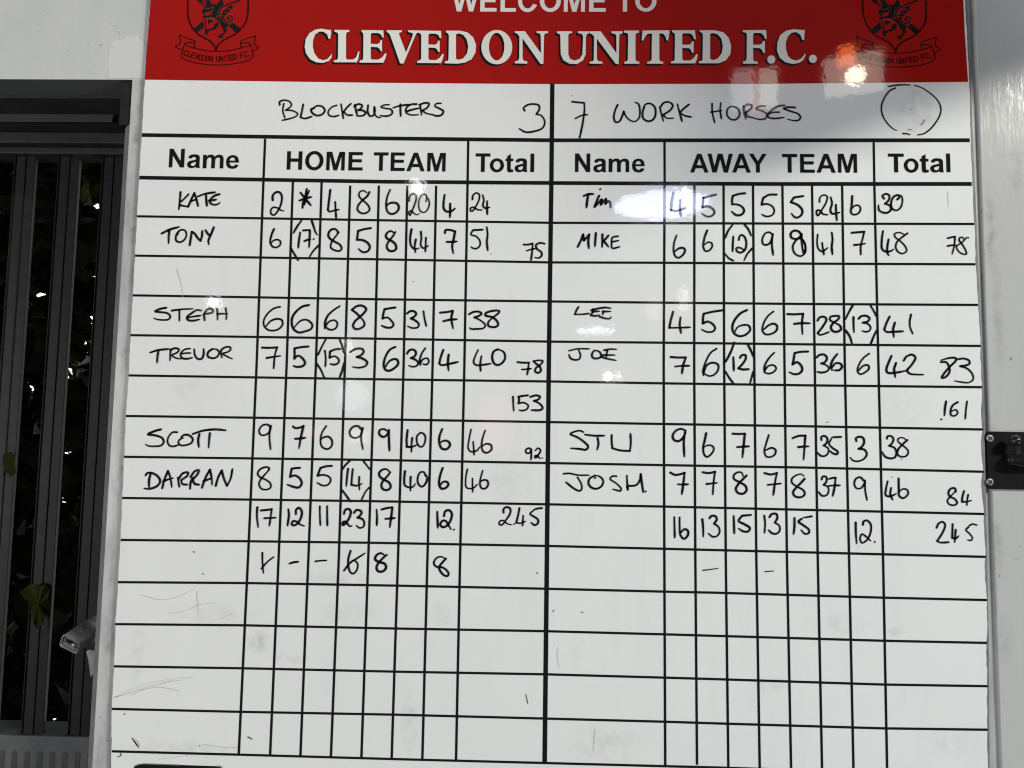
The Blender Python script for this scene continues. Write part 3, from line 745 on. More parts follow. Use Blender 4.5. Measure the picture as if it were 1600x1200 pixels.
('handwritten_score', 2.74, '-3954,-4218 -3948,-4189 -3993,-4175 -4074,-4205 -4109,-4265 -4077,-4315 -3993,-4351 -3924,-4401 -3914,-4459 -3965,-4489 -4040,-4483 -4082,-4425 -4067,-4359 -4011,-4285 -3954,-4221'),
('handwritten_score', 2.74, '-3510,-4177 -3569,-4182 -3625,-4191! -3634,-4242 -3643,-4308! -3580,-4285 -3504,-4328 -3475,-4400 -3514,-4452 -3589,-4446 -3679,-4415'),
('handwritten_score', 2.74, '-3156,-3580 -3212,-3676 -3230,-3787 -3204,-3875 -3129,-3906 -3071,-3866 -3066,-3785 -3113,-3734 -3180,-3738 -3227,-3773'),
('handwritten_score', 2.74, '-2656,-3616 -2695,-3577 -2769,-3584 -2818,-3656 -2794,-3722 -2734,-3743 -2668,-3712 -2641,-3638 -2632,-3597|-2634,-3601 -2652,-3741 -2620,-3903'),
('handwritten_score', 2.73, '-2285,-3633 -2330,-3611 -2389,-3627 -2395,-3679 -2341,-3722 -2290,-3699 -2258,-3632 -2258,-3617|-2258,-3625 -2254,-3765 -2242,-3916'),
('handwritten_score', 2.73, '-1992,-3621 -2003,-3746 -1997,-3856! -1923,-3855 -1850,-3824|-1924,-3730 -1931,-3833 -1929,-3928|-1810,-3655 -1854,-3699 -1859,-3773 -1828,-3839 -1783,-3853 -1747,-3801 -1738,-3712 -1773,-3661 -1810,-3655'),
('handwritten_score', 2.72, '-1501,-3598 -1536,-3694 -1538,-3790 -1502,-3870 -1436,-3881 -1385,-3824 -1409,-3773 -1468,-3760 -1526,-3790'),
('handwritten_score', 2.73, '-3057,-4142 -3135,-4149 -3216,-4174! -3232,-4221 -3253,-4284! -3168,-4271 -3085,-4299 -3064,-4349 -3104,-4409 -3177,-4420 -3256,-4382'),
('handwritten_score', 2.45, '-2804,-4070 -2862,-4127 -2907,-4201|-2605,-4071 -2551,-4136 -2512,-4187|-2906,-4471 -2840,-4550 -2771,-4643|-2512,-4435 -2562,-4494 -2621,-4619|-2823,-4177 -2834,-4302 -2840,-4426|-2756,-4183 -2764,-4301 -2768,-4403! -2690,-4413 -2617,-4386|-2660,-4291 -2661,-4372 -2651,-4474'),
('handwritten_score', 2.72, '-2223,-4218 -2259,-4270 -2323,-4344 -2343,-4410 -2312,-4460 -2246,-4464 -2210,-4422 -2234,-4364 -2309,-4322 -2369,-4279 -2378,-4228 -2335,-4184 -2276,-4175 -2238,-4204'),
('handwritten_score', 2.72, '-2014,-4200 -2021,-4317 -2009,-4397 -1952,-4425 -1886,-4409 -1865,-4373|-1931,-4279 -1932,-4374 -1929,-4473|-1721,-4261 -1744,-4210 -1796,-4211 -1831,-4285 -1821,-4372 -1769,-4412 -1711,-4355 -1699,-4275 -1729,-4239'),
('handwritten_score', 2.71, '-1481,-4145 -1515,-4250 -1527,-4367 -1496,-4432 -1431,-4423 -1395,-4372 -1425,-4336 -1476,-4344 -1519,-4403'),
('handwritten_score', 2.73, '-4093,-4742 -4094,-4862 -4069,-5021|-4039,-4785 -3968,-4777 -3887,-4764! -3898,-4873 -3912,-4996|-3986,-4892 -3904,-4887 -3823,-4882'),
('handwritten_score', 2.73, '-3651,-4762 -3640,-4839 -3653,-4991|-3540,-4826 -3542,-4772 -3504,-4738 -3462,-4778 -3462,-4858 -3503,-4945 -3561,-4985 -3594,-4969 -3578,-4925 -3526,-4931 -3480,-4967 -3416,-4990'),
('handwritten_score', 2.72, '-3205,-4712 -3200,-4831 -3188,-4976|-3102,-4706 -3097,-4829 -3089,-4978'),
('handwritten_score', 2.72, '-2859,-4810 -2846,-4759 -2802,-4740 -2765,-4772 -2777,-4852 -2825,-4933 -2868,-4970 -2870,-4926 -2833,-4918 -2795,-4961 -2765,-4985 -2743,-4975|-2715,-4793 -2691,-4757 -2632,-4760 -2609,-4791 -2637,-4835 -2666,-4858! -2599,-4878 -2568,-4928 -2581,-4986 -2632,-5002 -2680,-4969'),
('handwritten_score', 2.71, '-2400,-4744 -2391,-4845 -2391,-4961|-2328,-4740 -2258,-4720 -2178,-4708! -2189,-4827 -2207,-4986|-2272,-4869 -2210,-4864 -2137,-4855'),
('tally_mark', 2.54, '-3995,-5374 -3986,-5510 -3968,-5654|-3996,-5590 -3923,-5502 -3830,-5425'),
('tally_mark', 2.53, '-3603,-5514 -3540,-5494 -3478,-5486'),
('tally_mark', 2.53, '-3240,-5477 -3160,-5465 -3083,-5461'),
('tally_mark', 2.43, '-2749,-5321 -2776,-5429 -2773,-5530 -2744,-5615 -2699,-5635 -2650,-5577 -2645,-5498 -2690,-5456 -2741,-5479|-2832,-5595 -2748,-5486 -2648,-5419 -2544,-5349'),
('tally_mark', 2.88, '-2239,-5368 -2289,-5412 -2353,-5485 -2377,-5550 -2350,-5596 -2284,-5594 -2242,-5541 -2265,-5491 -2354,-5464 -2401,-5429 -2378,-5371 -2320,-5346 -2276,-5369'),
('handwritten_score', 2.70, '-1544,-4758 -1538,-4859 -1530,-4981|-1448,-4817 -1430,-4748 -1379,-4733 -1339,-4776 -1347,-4855 -1397,-4943 -1462,-4970 -1496,-4937 -1464,-4879 -1420,-4885 -1382,-4942 -1344,-4996|-1303,-5004 -1302,-5007'),
('handwritten_total', 2.42, '-612,-4752 -613,-4705 -569,-4675 -521,-4696 -517,-4753 -567,-4841 -638,-4926 -670,-4915 -661,-4871 -610,-4863 -558,-4906 -500,-4919|-461,-4909 -459,-4911|-390,-4686 -407,-4780 -432,-4889! -377,-4895 -307,-4868|-337,-4791 -341,-4866 -343,-4930|-74,-4681 -132,-4686 -183,-4701|-190,-4712 -240,-4763 -189,-4798 -130,-4840 -129,-4890 -173,-4917 -224,-4885'),
('tally_mark', 2.51, '-1408,-5405 -1458,-5461 -1500,-5526 -1477,-5583 -1432,-5629 -1381,-5642 -1364,-5609 -1397,-5560 -1456,-5525 -1529,-5519 -1574,-5477 -1553,-5412 -1489,-5378 -1415,-5400'),
('handwritten_name', 2.95, '537,-177 522,-262 511,-373|469,-204 529,-177 609,-172|690,-199 660,-276 628,-361! 680,-307 729,-252! 729,-291 718,-329! 755,-283 792,-244! 785,-313! 825,-275 849,-290 859,-374|710,-102 713,-105'),
('handwritten_score', 2.75, '1759,-152 1737,-275 1726,-398! 1793,-412 1931,-368|1861,-251 1856,-374 1868,-488'),
('handwritten_score', 2.75, '2368,-167 2263,-194 2189,-218! 2184,-287 2178,-356! 2255,-340 2322,-377 2347,-431 2314,-477 2240,-490 2162,-443'),
('handwritten_name', 2.75, '391,-952 437,-852 467,-768! 479,-860! 556,-767! 542,-859 550,-973|649,-747 643,-843 637,-946|743,-766 744,-857 740,-956|828,-783 788,-834 758,-857! 796,-902 834,-951|967,-791 888,-810 876,-886 886,-965 990,-946|882,-874 975,-855'),
('handwritten_score', 2.74, '1805,-771 1771,-878 1763,-999 1793,-1082 1837,-1097 1904,-1043 1926,-983 1897,-953 1837,-961 1778,-1007'),
('handwritten_score', 2.73, '2242,-694 2201,-813 2186,-935 2215,-995 2267,-987 2311,-933 2304,-880 2253,-866 2193,-912'),
('handwritten_score', 2.46, '2605,-608 2538,-703 2497,-810|2776,-607 2827,-670 2870,-769|2491,-1030 2550,-1098 2616,-1135|2880,-951 2809,-1035 2764,-1129|2614,-779 2606,-885 2602,-999|2692,-831 2700,-785 2730,-755 2774,-785 2798,-868 2780,-967 2720,-1013 2661,-991 2662,-945 2714,-945 2772,-982'),
('handwritten_score', 2.74, '2787,-144 2698,-155 2611,-184! 2600,-245 2603,-309! 2667,-309 2741,-343 2770,-404 2732,-458 2658,-466 2595,-416'),
('handwritten_score', 2.74, '3235,-160 3128,-164 3046,-211! 3031,-264 3023,-310! 3097,-299 3171,-332 3200,-401 3169,-462 3080,-481 3024,-452'),
('handwritten_score', 2.73, '3614,-179 3483,-200! 3438,-269! 3541,-314 3599,-390 3583,-458 3516,-497 3472,-474 3446,-437'),
('handwritten_score', 2.54, '3845,-265 3853,-197 3906,-161 3954,-181 3941,-265 3880,-372 3819,-464 3802,-441 3806,-388 3843,-387 3893,-440 3955,-450|4005,-191 4022,-279 3998,-386 4019,-432 4127,-416|4077,-302 4078,-416 4086,-534'),
('handwritten_score', 2.72, '4311,-173 4301,-307 4289,-414 4321,-444 4387,-429 4425,-367 4404,-314 4353,-310 4300,-361'),
('handwritten_score', 2.73, '3173,-751 3129,-713 3070,-729 3025,-820 3039,-888 3091,-896 3143,-857 3173,-758 3178,-736|3173,-743 3161,-895 3177,-1043'),
('handwritten_score', 2.72, '3579,-739 3536,-694 3477,-687 3432,-726 3438,-786 3504,-808 3571,-770 3582,-724 3564,-770 3489,-846 3456,-922 3480,-1013 3560,-1057 3627,-1011 3636,-905 3600,-823 3534,-793|3582,-739 3585,-861 3602,-1012|3549,-785 3614,-845 3635,-936 3612,-1027'),
('handwritten_score', 2.53, '3812,-740 3801,-859 3819,-949 3870,-986 3947,-933|3872,-858 3882,-948 3895,-1031|4011,-708 4020,-811 4007,-917 4016,-1027'),
('handwritten_score', 2.71, '4293,-710 4374,-702 4470,-693! 4446,-792 4417,-898 4415,-1026|4324,-887 4407,-878 4481,-864'),
('handwritten_total', 2.53, '4763,-209 4739,-167 4794,-136 4838,-166 4822,-235 4772,-281! 4842,-311 4855,-364 4810,-410 4737,-410 4686,-373 4680,-304|4947,-218 4977,-188 4971,-156 4904,-173 4861,-257 4870,-348 4928,-378 4988,-340 5020,-241 5007,-165 4971,-153'),
('handwritten_total', 2.52, '4735,-680 4716,-805 4717,-940 4767,-978 4841,-969 4875,-946|4811,-801 4791,-910 4789,-1000 4810,-1034|5078,-711 5007,-764 4932,-833 4908,-908 4936,-976 5001,-1005 5060,-967 5047,-907 4976,-825 4904,-765 4898,-720 4964,-699 5030,-726'),
('handwritten_total', 2.33, '5642,-776 5694,-762 5745,-753! 5734,-870 5698,-1006|5639,-889 5697,-878 5763,-878|5909,-763 5837,-839 5770,-885 5762,-915 5818,-990 5897,-1004 5892,-959 5837,-854 5802,-802 5818,-764 5854,-764 5868,-786|5933,-768 5934,-769'),
('handwritten_name', 2.46, '409,-1827 375,-1888 361,-1933! 457,-1932 564,-1918|590,-1870 679,-1847 738,-1835|612,-1855 612,-1900 583,-1945! 650,-1952 709,-1941|605,-1892 709,-1884|730,-1838 797,-1830 871,-1841|768,-1883 753,-1936|753,-1888 871,-1885|709,-1962 783,-1985 857,-1987 875,-1964'),
('handwritten_score', 2.72, '1755,-1879 1721,-2007 1701,-2111! 1845,-2107 1995,-2100|1860,-1957 1848,-2072 1867,-2184'),
('handwritten_score', 2.71, '2452,-1851 2317,-1872 2187,-1904! 2177,-1971 2176,-2043! 2243,-2015 2316,-2052 2348,-2111 2315,-2156 2227,-2162 2157,-2128'),
('handwritten_name', 2.45, '281,-2457 402,-2429 568,-2427|417,-2448 444,-2515 426,-2575 359,-2587 300,-2561 282,-2514|639,-2450 607,-2498 617,-2550 676,-2564 735,-2533 720,-2474 653,-2445|779,-2443 874,-2427 955,-2429|823,-2450 809,-2547|764,-2514 934,-2511|742,-2541 831,-2566 949,-2587'),
('handwritten_score', 2.70, '1720,-2528 1815,-2534 1933,-2532! 1896,-2644 1878,-2763|1783,-2663 1881,-2652 1984,-2650'),
('handwritten_score', 2.70, '2365,-2401 2284,-2461 2211,-2595 2174,-2729 2183,-2785|2181,-2744 2225,-2640 2313,-2601 2386,-2630 2385,-2704 2327,-2774 2254,-2790 2195,-2758'),
('handwritten_score', 2.71, '2797,-1844 2709,-1890 2620,-1996 2590,-2101 2618,-2182 2691,-2218 2779,-2195 2841,-2127 2824,-2068 2751,-2057 2663,-2092 2626,-2160'),
('handwritten_score', 2.70, '3171,-1859 3089,-1931 3030,-2036 3014,-2133 3050,-2184 3130,-2183 3211,-2130 3219,-2063 3176,-2034 3103,-2057 3036,-2117'),
('handwritten_score', 2.70, '3365,-1894 3470,-1896 3587,-1887! 3570,-2029 3576,-2181|3461,-2033 3571,-2022 3687,-2023'),
('handwritten_score', 2.69, '3790,-1982 3820,-1937 3886,-1928 3914,-1965 3869,-2055 3790,-2160! 3816,-2186 3948,-2143|4030,-2009 3965,-1972 3973,-1927 4039,-1912 4094,-1919 4082,-1956 4008,-2016 3975,-2076 3999,-2128 4057,-2139 4116,-2104 4102,-2052 4030,-2009'),
('handwritten_score', 2.69, '4287,-1760 4230,-1857 4181,-1962|4535,-1757 4580,-1838 4621,-1920|4181,-2118 4237,-2206 4267,-2310|4617,-2105 4572,-2195 4526,-2306|4294,-1928 4292,-2035 4297,-2146|4366,-1948 4403,-1912 4476,-1907 4519,-1943 4489,-1988 4423,-2004! 4488,-2018 4531,-2069 4515,-2114 4471,-2134 4413,-2123'),
('handwritten_score', 2.69, '2615,-2308 2573,-2428 2491,-2592|2810,-2343 2850,-2424 2886,-2520|2490,-2725 2541,-2812 2601,-2893|2884,-2719 2854,-2808 2832,-2889|2601,-2519 2604,-2605 2607,-2711|2696,-2527 2718,-2492 2770,-2487 2776,-2536 2732,-2611 2670,-2678! 2731,-2692 2822,-2686'),
('handwritten_score', 2.69, '3174,-2449 3097,-2532 3038,-2643 3037,-2732|3037,-2702 3096,-2635 3169,-2627 3201,-2671 3161,-2723 3095,-2746 3040,-2732'),
('handwritten_score', 2.68, '3649,-2426 3550,-2430 3462,-2449! 3447,-2535 3431,-2612! 3490,-2578 3547,-2622 3564,-2688 3517,-2740 3444,-2748 3383,-2720'),
('handwritten_score', 2.68, '3767,-2508 3811,-2471 3877,-2467 3912,-2514 3882,-2573 3831,-2591! 3903,-2617 3939,-2661 3902,-2705 3822,-2721 3775,-2710|4056,-2456 3992,-2542 3965,-2631 3982,-2687|3982,-2645 4034,-2586 4099,-2592 4120,-2636 4083,-2681 4011,-2686'),
('handwritten_score', 2.67, '4501,-2444 4420,-2507 4353,-2611 4336,-2699 4372,-2736 4445,-2705 4496,-2653 4483,-2609 4418,-2617 4351,-2685'),
('handwritten_total', 2.68, '4799,-1913 4750,-2015 4720,-2097! 4748,-2130 4857,-2128 4984,-2120|4870,-1998 4843,-2103 4852,-2206|5099,-1881 5078,-1981 5083,-2070 5117,-2155'),
('handwritten_total', 2.67, '4812,-2472 4766,-2576 4735,-2672 4756,-2711 4886,-2704 5017,-2676|4872,-2572 4844,-2663 4858,-2773|4980,-2536 5022,-2477 5102,-2451 5144,-2490 5106,-2571 5017,-2676! 5059,-2719 5145,-2730 5249,-2731'),
('handwritten_total', 2.48, '5496,-2552 5568,-2551 5609,-2623 5607,-2697 5547,-2764 5501,-2771 5534,-2712 5609,-2623 5706,-2519 5699,-2490 5613,-2491 5496,-2525|5730,-2507 5814,-2496 5885,-2524 5891,-2568 5840,-2591 5760,-2604! 5853,-2635 5922,-2707 5934,-2787 5875,-2832 5775,-2829 5678,-2813'),
('handwritten_total', 2.47, '5551,-3102 5534,-3192 5522,-3304|5711,-3111 5645,-3153 5610,-3228 5614,-3293 5669,-3301 5707,-3254 5680,-3217 5615,-3246|5840,-3098 5822,-3206 5808,-3342|5476,-3355 5483,-3355'),
('handwritten_name', 2.52, '495,-3610 449,-3591 364,-3607 311,-3639 411,-3684 519,-3759 563,-3812 535,-3855 443,-3847 320,-3839|518,-3644 641,-3657 792,-3655|695,-3690 707,-3771 689,-3856|892,-3645 892,-3730 903,-3829! 1011,-3858 1149,-3864! 1161,-3756 1155,-3621'),
('handwritten_score', 2.68, '1929,-3568 1867,-3543 1791,-3570 1745,-3647 1768,-3701 1829,-3715 1890,-3668 1929,-3591|1921,-3576 1902,-3714 1909,-3931'),
('handwritten_score', 2.68, '2214,-3599 2195,-3694 2172,-3801 2187,-3900 2225,-3930 2294,-3876 2321,-3807 2286,-3769 2226,-3770 2172,-3801'),
('handwritten_name', 2.50, '224,-4197 308,-4191 416,-4212 580,-4212|416,-4242 470,-4333 476,-4409 448,-4432 372,-4403 256,-4314|661,-4215 585,-4262 573,-4331 616,-4384 693,-4397 761,-4351 776,-4282 730,-4229 661,-4215|664,-4250 667,-4256|962,-4221 905,-4219 875,-4257 967,-4324 1028,-4392 1021,-4422 968,-4415 914,-4401|1107,-4208 1112,-4307 1123,-4405|1123,-4405 1112,-4352 1166,-4351 1242,-4335 1287,-4273 1302,-4182! 1318,-4318 1338,-4439|1370,-4425 1375,-4428'),
('handwritten_score', 2.67, '1714,-4156 1775,-4186 1836,-4180 1912,-4156! 1896,-4293 1873,-4453|1820,-4317 1889,-4319 1960,-4315'),
('handwritten_score', 2.67, '2163,-4144 2247,-4154 2335,-4134! 2314,-4286 2303,-4450|2218,-4306 2291,-4297 2364,-4288'),
('handwritten_score', 2.66, '1767,-4772 1771,-4915 1774,-5053|1842,-4774 1842,-4899 1853,-5019 1902,-5067 1955,-5017 1956,-4957 1910,-4935 1853,-4988'),
('handwritten_score', 2.65, '2156,-4795 2167,-4923 2167,-5035|2256,-4778 2281,-4747 2334,-4747 2357,-4791 2319,-4852! 2379,-4896 2394,-4963 2363,-5016 2303,-5033 2239,-4989'),
('handwritten_score', 2.67, '2582,-3599 2671,-3602 2754,-3596! 2735,-3762 2717,-3930|2646,-3786 2730,-3777 2814,-3773'),
('handwritten_score', 2.67, '3086,-3611 3050,-3726 3023,-3833 3048,-3909 3108,-3916 3169,-3877 3178,-3816 3125,-3789 3033,-3826'),
('handwritten_score', 2.66, '3419,-3647 3506,-3615 3594,-3611! 3580,-3763 3565,-3949|3493,-3772 3565,-3764 3643,-3759'),
('handwritten_score', 2.48, '3816,-3668 3817,-3622 3862,-3611 3900,-3652 3883,-3713 3845,-3744! 3905,-3781 3908,-3842 3865,-3888 3805,-3889 3757,-3844|4089,-3621 3960,-3628|3952,-3651 3921,-3720 3973,-3780 4037,-3825 4032,-3860 3972,-3852 3934,-3819'),
('handwritten_score', 2.65, '4300,-3676 4293,-3638 4339,-3614 4391,-3629 4405,-3689 4374,-3751 4328,-3782! 4410,-3796 4439,-3856 4393,-3925 4302,-3957 4242,-3943 4209,-3905'),
('handwritten_score', 2.66, '2772,-4180 2711,-4241 2650,-4311 2622,-4372 2656,-4424 2724,-4430 2770,-4384 2756,-4324 2673,-4272 2597,-4228 2598,-4175 2651,-4136 2704,-4140 2726,-4188'),
('handwritten_score', 2.66, '3022,-4141 3105,-4159 3193,-4138! 3165,-4271 3140,-4441|3066,-4303 3149,-4294 3248,-4282'),
('handwritten_score', 2.65, '3573,-4212 3527,-4265 3458,-4334 3412,-4403 3441,-4456 3524,-4465 3573,-4423 3556,-4371 3466,-4319 3399,-4267 3399,-4214 3468,-4160 3529,-4147 3566,-4174'),
('handwritten_score', 2.47, '3811,-4215 3823,-4177 3868,-4176 3882,-4214 3866,-4259 3836,-4290! 3896,-4319 3902,-4380 3871,-4433 3811,-4441 3766,-4389|3917,-4206 3958,-4193 4003,-4189! 3986,-4318 3958,-4442|3900,-4304 3979,-4295 4062,-4294'),
('handwritten_score', 2.64, '4386,-4220 4342,-4176 4282,-4199 4258,-4268 4286,-4328 4347,-4327 4393,-4266 4409,-4220|4404,-4220 4406,-4356 4429,-4491'),
('handwritten_score', 2.65, '2589,-4742 2593,-4855 2596,-4982|2825,-4723 2707,-4735! 2658,-4808 2736,-4852 2811,-4903 2788,-4949 2720,-4950 2657,-4913'),
('handwritten_score', 2.64, '3011,-4730 3022,-4832 3013,-4967|3084,-4748 3114,-4707 3175,-4701 3192,-4753 3158,-4822! 3218,-4866 3220,-4933 3171,-4976 3111,-4965 3070,-4928'),
('handwritten_score', 2.64, '3427,-4754 3425,-4869 3412,-4977|3663,-4727 3550,-4747|3523,-4765 3482,-4801 3549,-4852 3623,-4911 3622,-4955 3569,-4968 3515,-4916'),
('handwritten_score', 2.63, '4266,-4801 4266,-4943 4274,-5089|4366,-4829 4375,-4784 4420,-4769 4471,-4820 4469,-4925 4414,-5038 4346,-5076 4322,-5024 4348,-4957 4400,-4986 4466,-5047|4521,-5059 4524,-5062'),
('handwritten_total', 2.38, '4723,-3636 4727,-3604 4779,-3598 4811,-3640 4785,-3705 4748,-3734! 4821,-3760 4847,-3825 4827,-3890 4762,-3909 4689,-3883 4649,-3819|5002,-3650 4923,-3722 4866,-3797 4864,-3852 4909,-3883 4983,-3869 5012,-3813 4977,-3758 4905,-3703 4869,-3658 4888,-3626 4944,-3619 4980,-3643'),
('handwritten_total', 2.37, '4718,-4224 4692,-4334 4686,-4417 4740,-4434 4829,-4396|4762,-4315 4750,-4407 4780,-4480|4869,-4184 4868,-4313 4872,-4423 4923,-4455 4994,-4393 4980,-4338 4917,-4330 4870,-4377'),
('handwritten_total', 2.36, '5645,-4354 5638,-4309 5583,-4310 5545,-4365 5562,-4420 5633,-4455 5659,-4510 5622,-4538 5558,-4530 5527,-4485 5561,-4429 5618,-4373 5646,-4336|5759,-4343 5734,-4426 5727,-4490! 5787,-4489 5855,-4470|5814,-4392 5796,-4480 5791,-4538'),
('handwritten_total', 2.35, '5371,-4852 5396,-4797 5451,-4769 5487,-4805 5456,-4905 5371,-5034! 5416,-5051 5534,-5045|5590,-4797 5583,-4903 5577,-4985! 5626,-4993 5667,-4956|5630,-4875 5617,-4975 5610,-5048|5916,-4806 5859,-4792 5813,-4817|5803,-4835 5769,-4872 5818,-4926 5853,-4979 5833,-5016 5788,-5008'),
('tally_mark', 1.41, '2160,-5493 2259,-5480 2375,-5461'),
('tally_mark', 1.58, '3014,-5495 3078,-5488 3132,-5482'),
('scuff_mark', 1.62, '-5701,-7937 -5605,-8055|-4086,-7879 -4026,-7909|-4973,-5376 -4961,-5385|-4827,-5678 -4816,-5684|-5838,-7613 -5821,-7616|-4754,-8013 -4751,-8018'),
('scuff_mark', 1.43, '-5891,-8191 -5845,-8168 -5857,-8142'),
('scuff_mark', 1.06, '93,-6098 112,-6070|480,-6095 513,-6100|-133,-5566 -130,-5590|-265,-7218 -236,-7342'),
('scuff_mark', 1.09, '3888,-3417 3914,-3417|4782,-4164 4791,-4168|4911,-3914 4920,-3922|-858,-1065 -849,-1069|280,1304 289,1299|-1967,-1484 -1958,-1488'),
('pencil_scratch', 0.82, '-5678,-5988 -5405,-6049 -5152,-5997 -4958,-5896|-5281,-6239 -5085,-6202 -4863,-6109 -4610,-6068|-4557,-6292 -4460,-6249 -4377,-6220|-4900,-5923 -4870,-6197'),
('pencil_scratch', 0.81, '-5980,-7393 -5761,-7280 -5457,-7178 -5122,-7116 -4898,-7097|-5980,-7393 -5731,-7306 -5372,-7189 -5009,-7132|-5756,-7361 -5564,-7275 -5340,-7243 -5085,-7285|-5980,-7387 -5814,-7348 -5648,-7290 -5343,-7202 -5149,-7130|-4713,-7993 -4461,-8021 -4238,-8026|-5316,-8208 -5122,-8177 -4901,-8139'),
('pencil_scratch', 5.38, '-5654,-7971 -5606,-8034'),
('pencil_scratch', 0.79, '167,-6578 160,-6712 189,-6851|684,-7660 664,-7937'),
('pencil_scratch', 0.92, '-5426,-1332 -5360,-1520 -5310,-1755|5657,-102 5668,-336'),
]
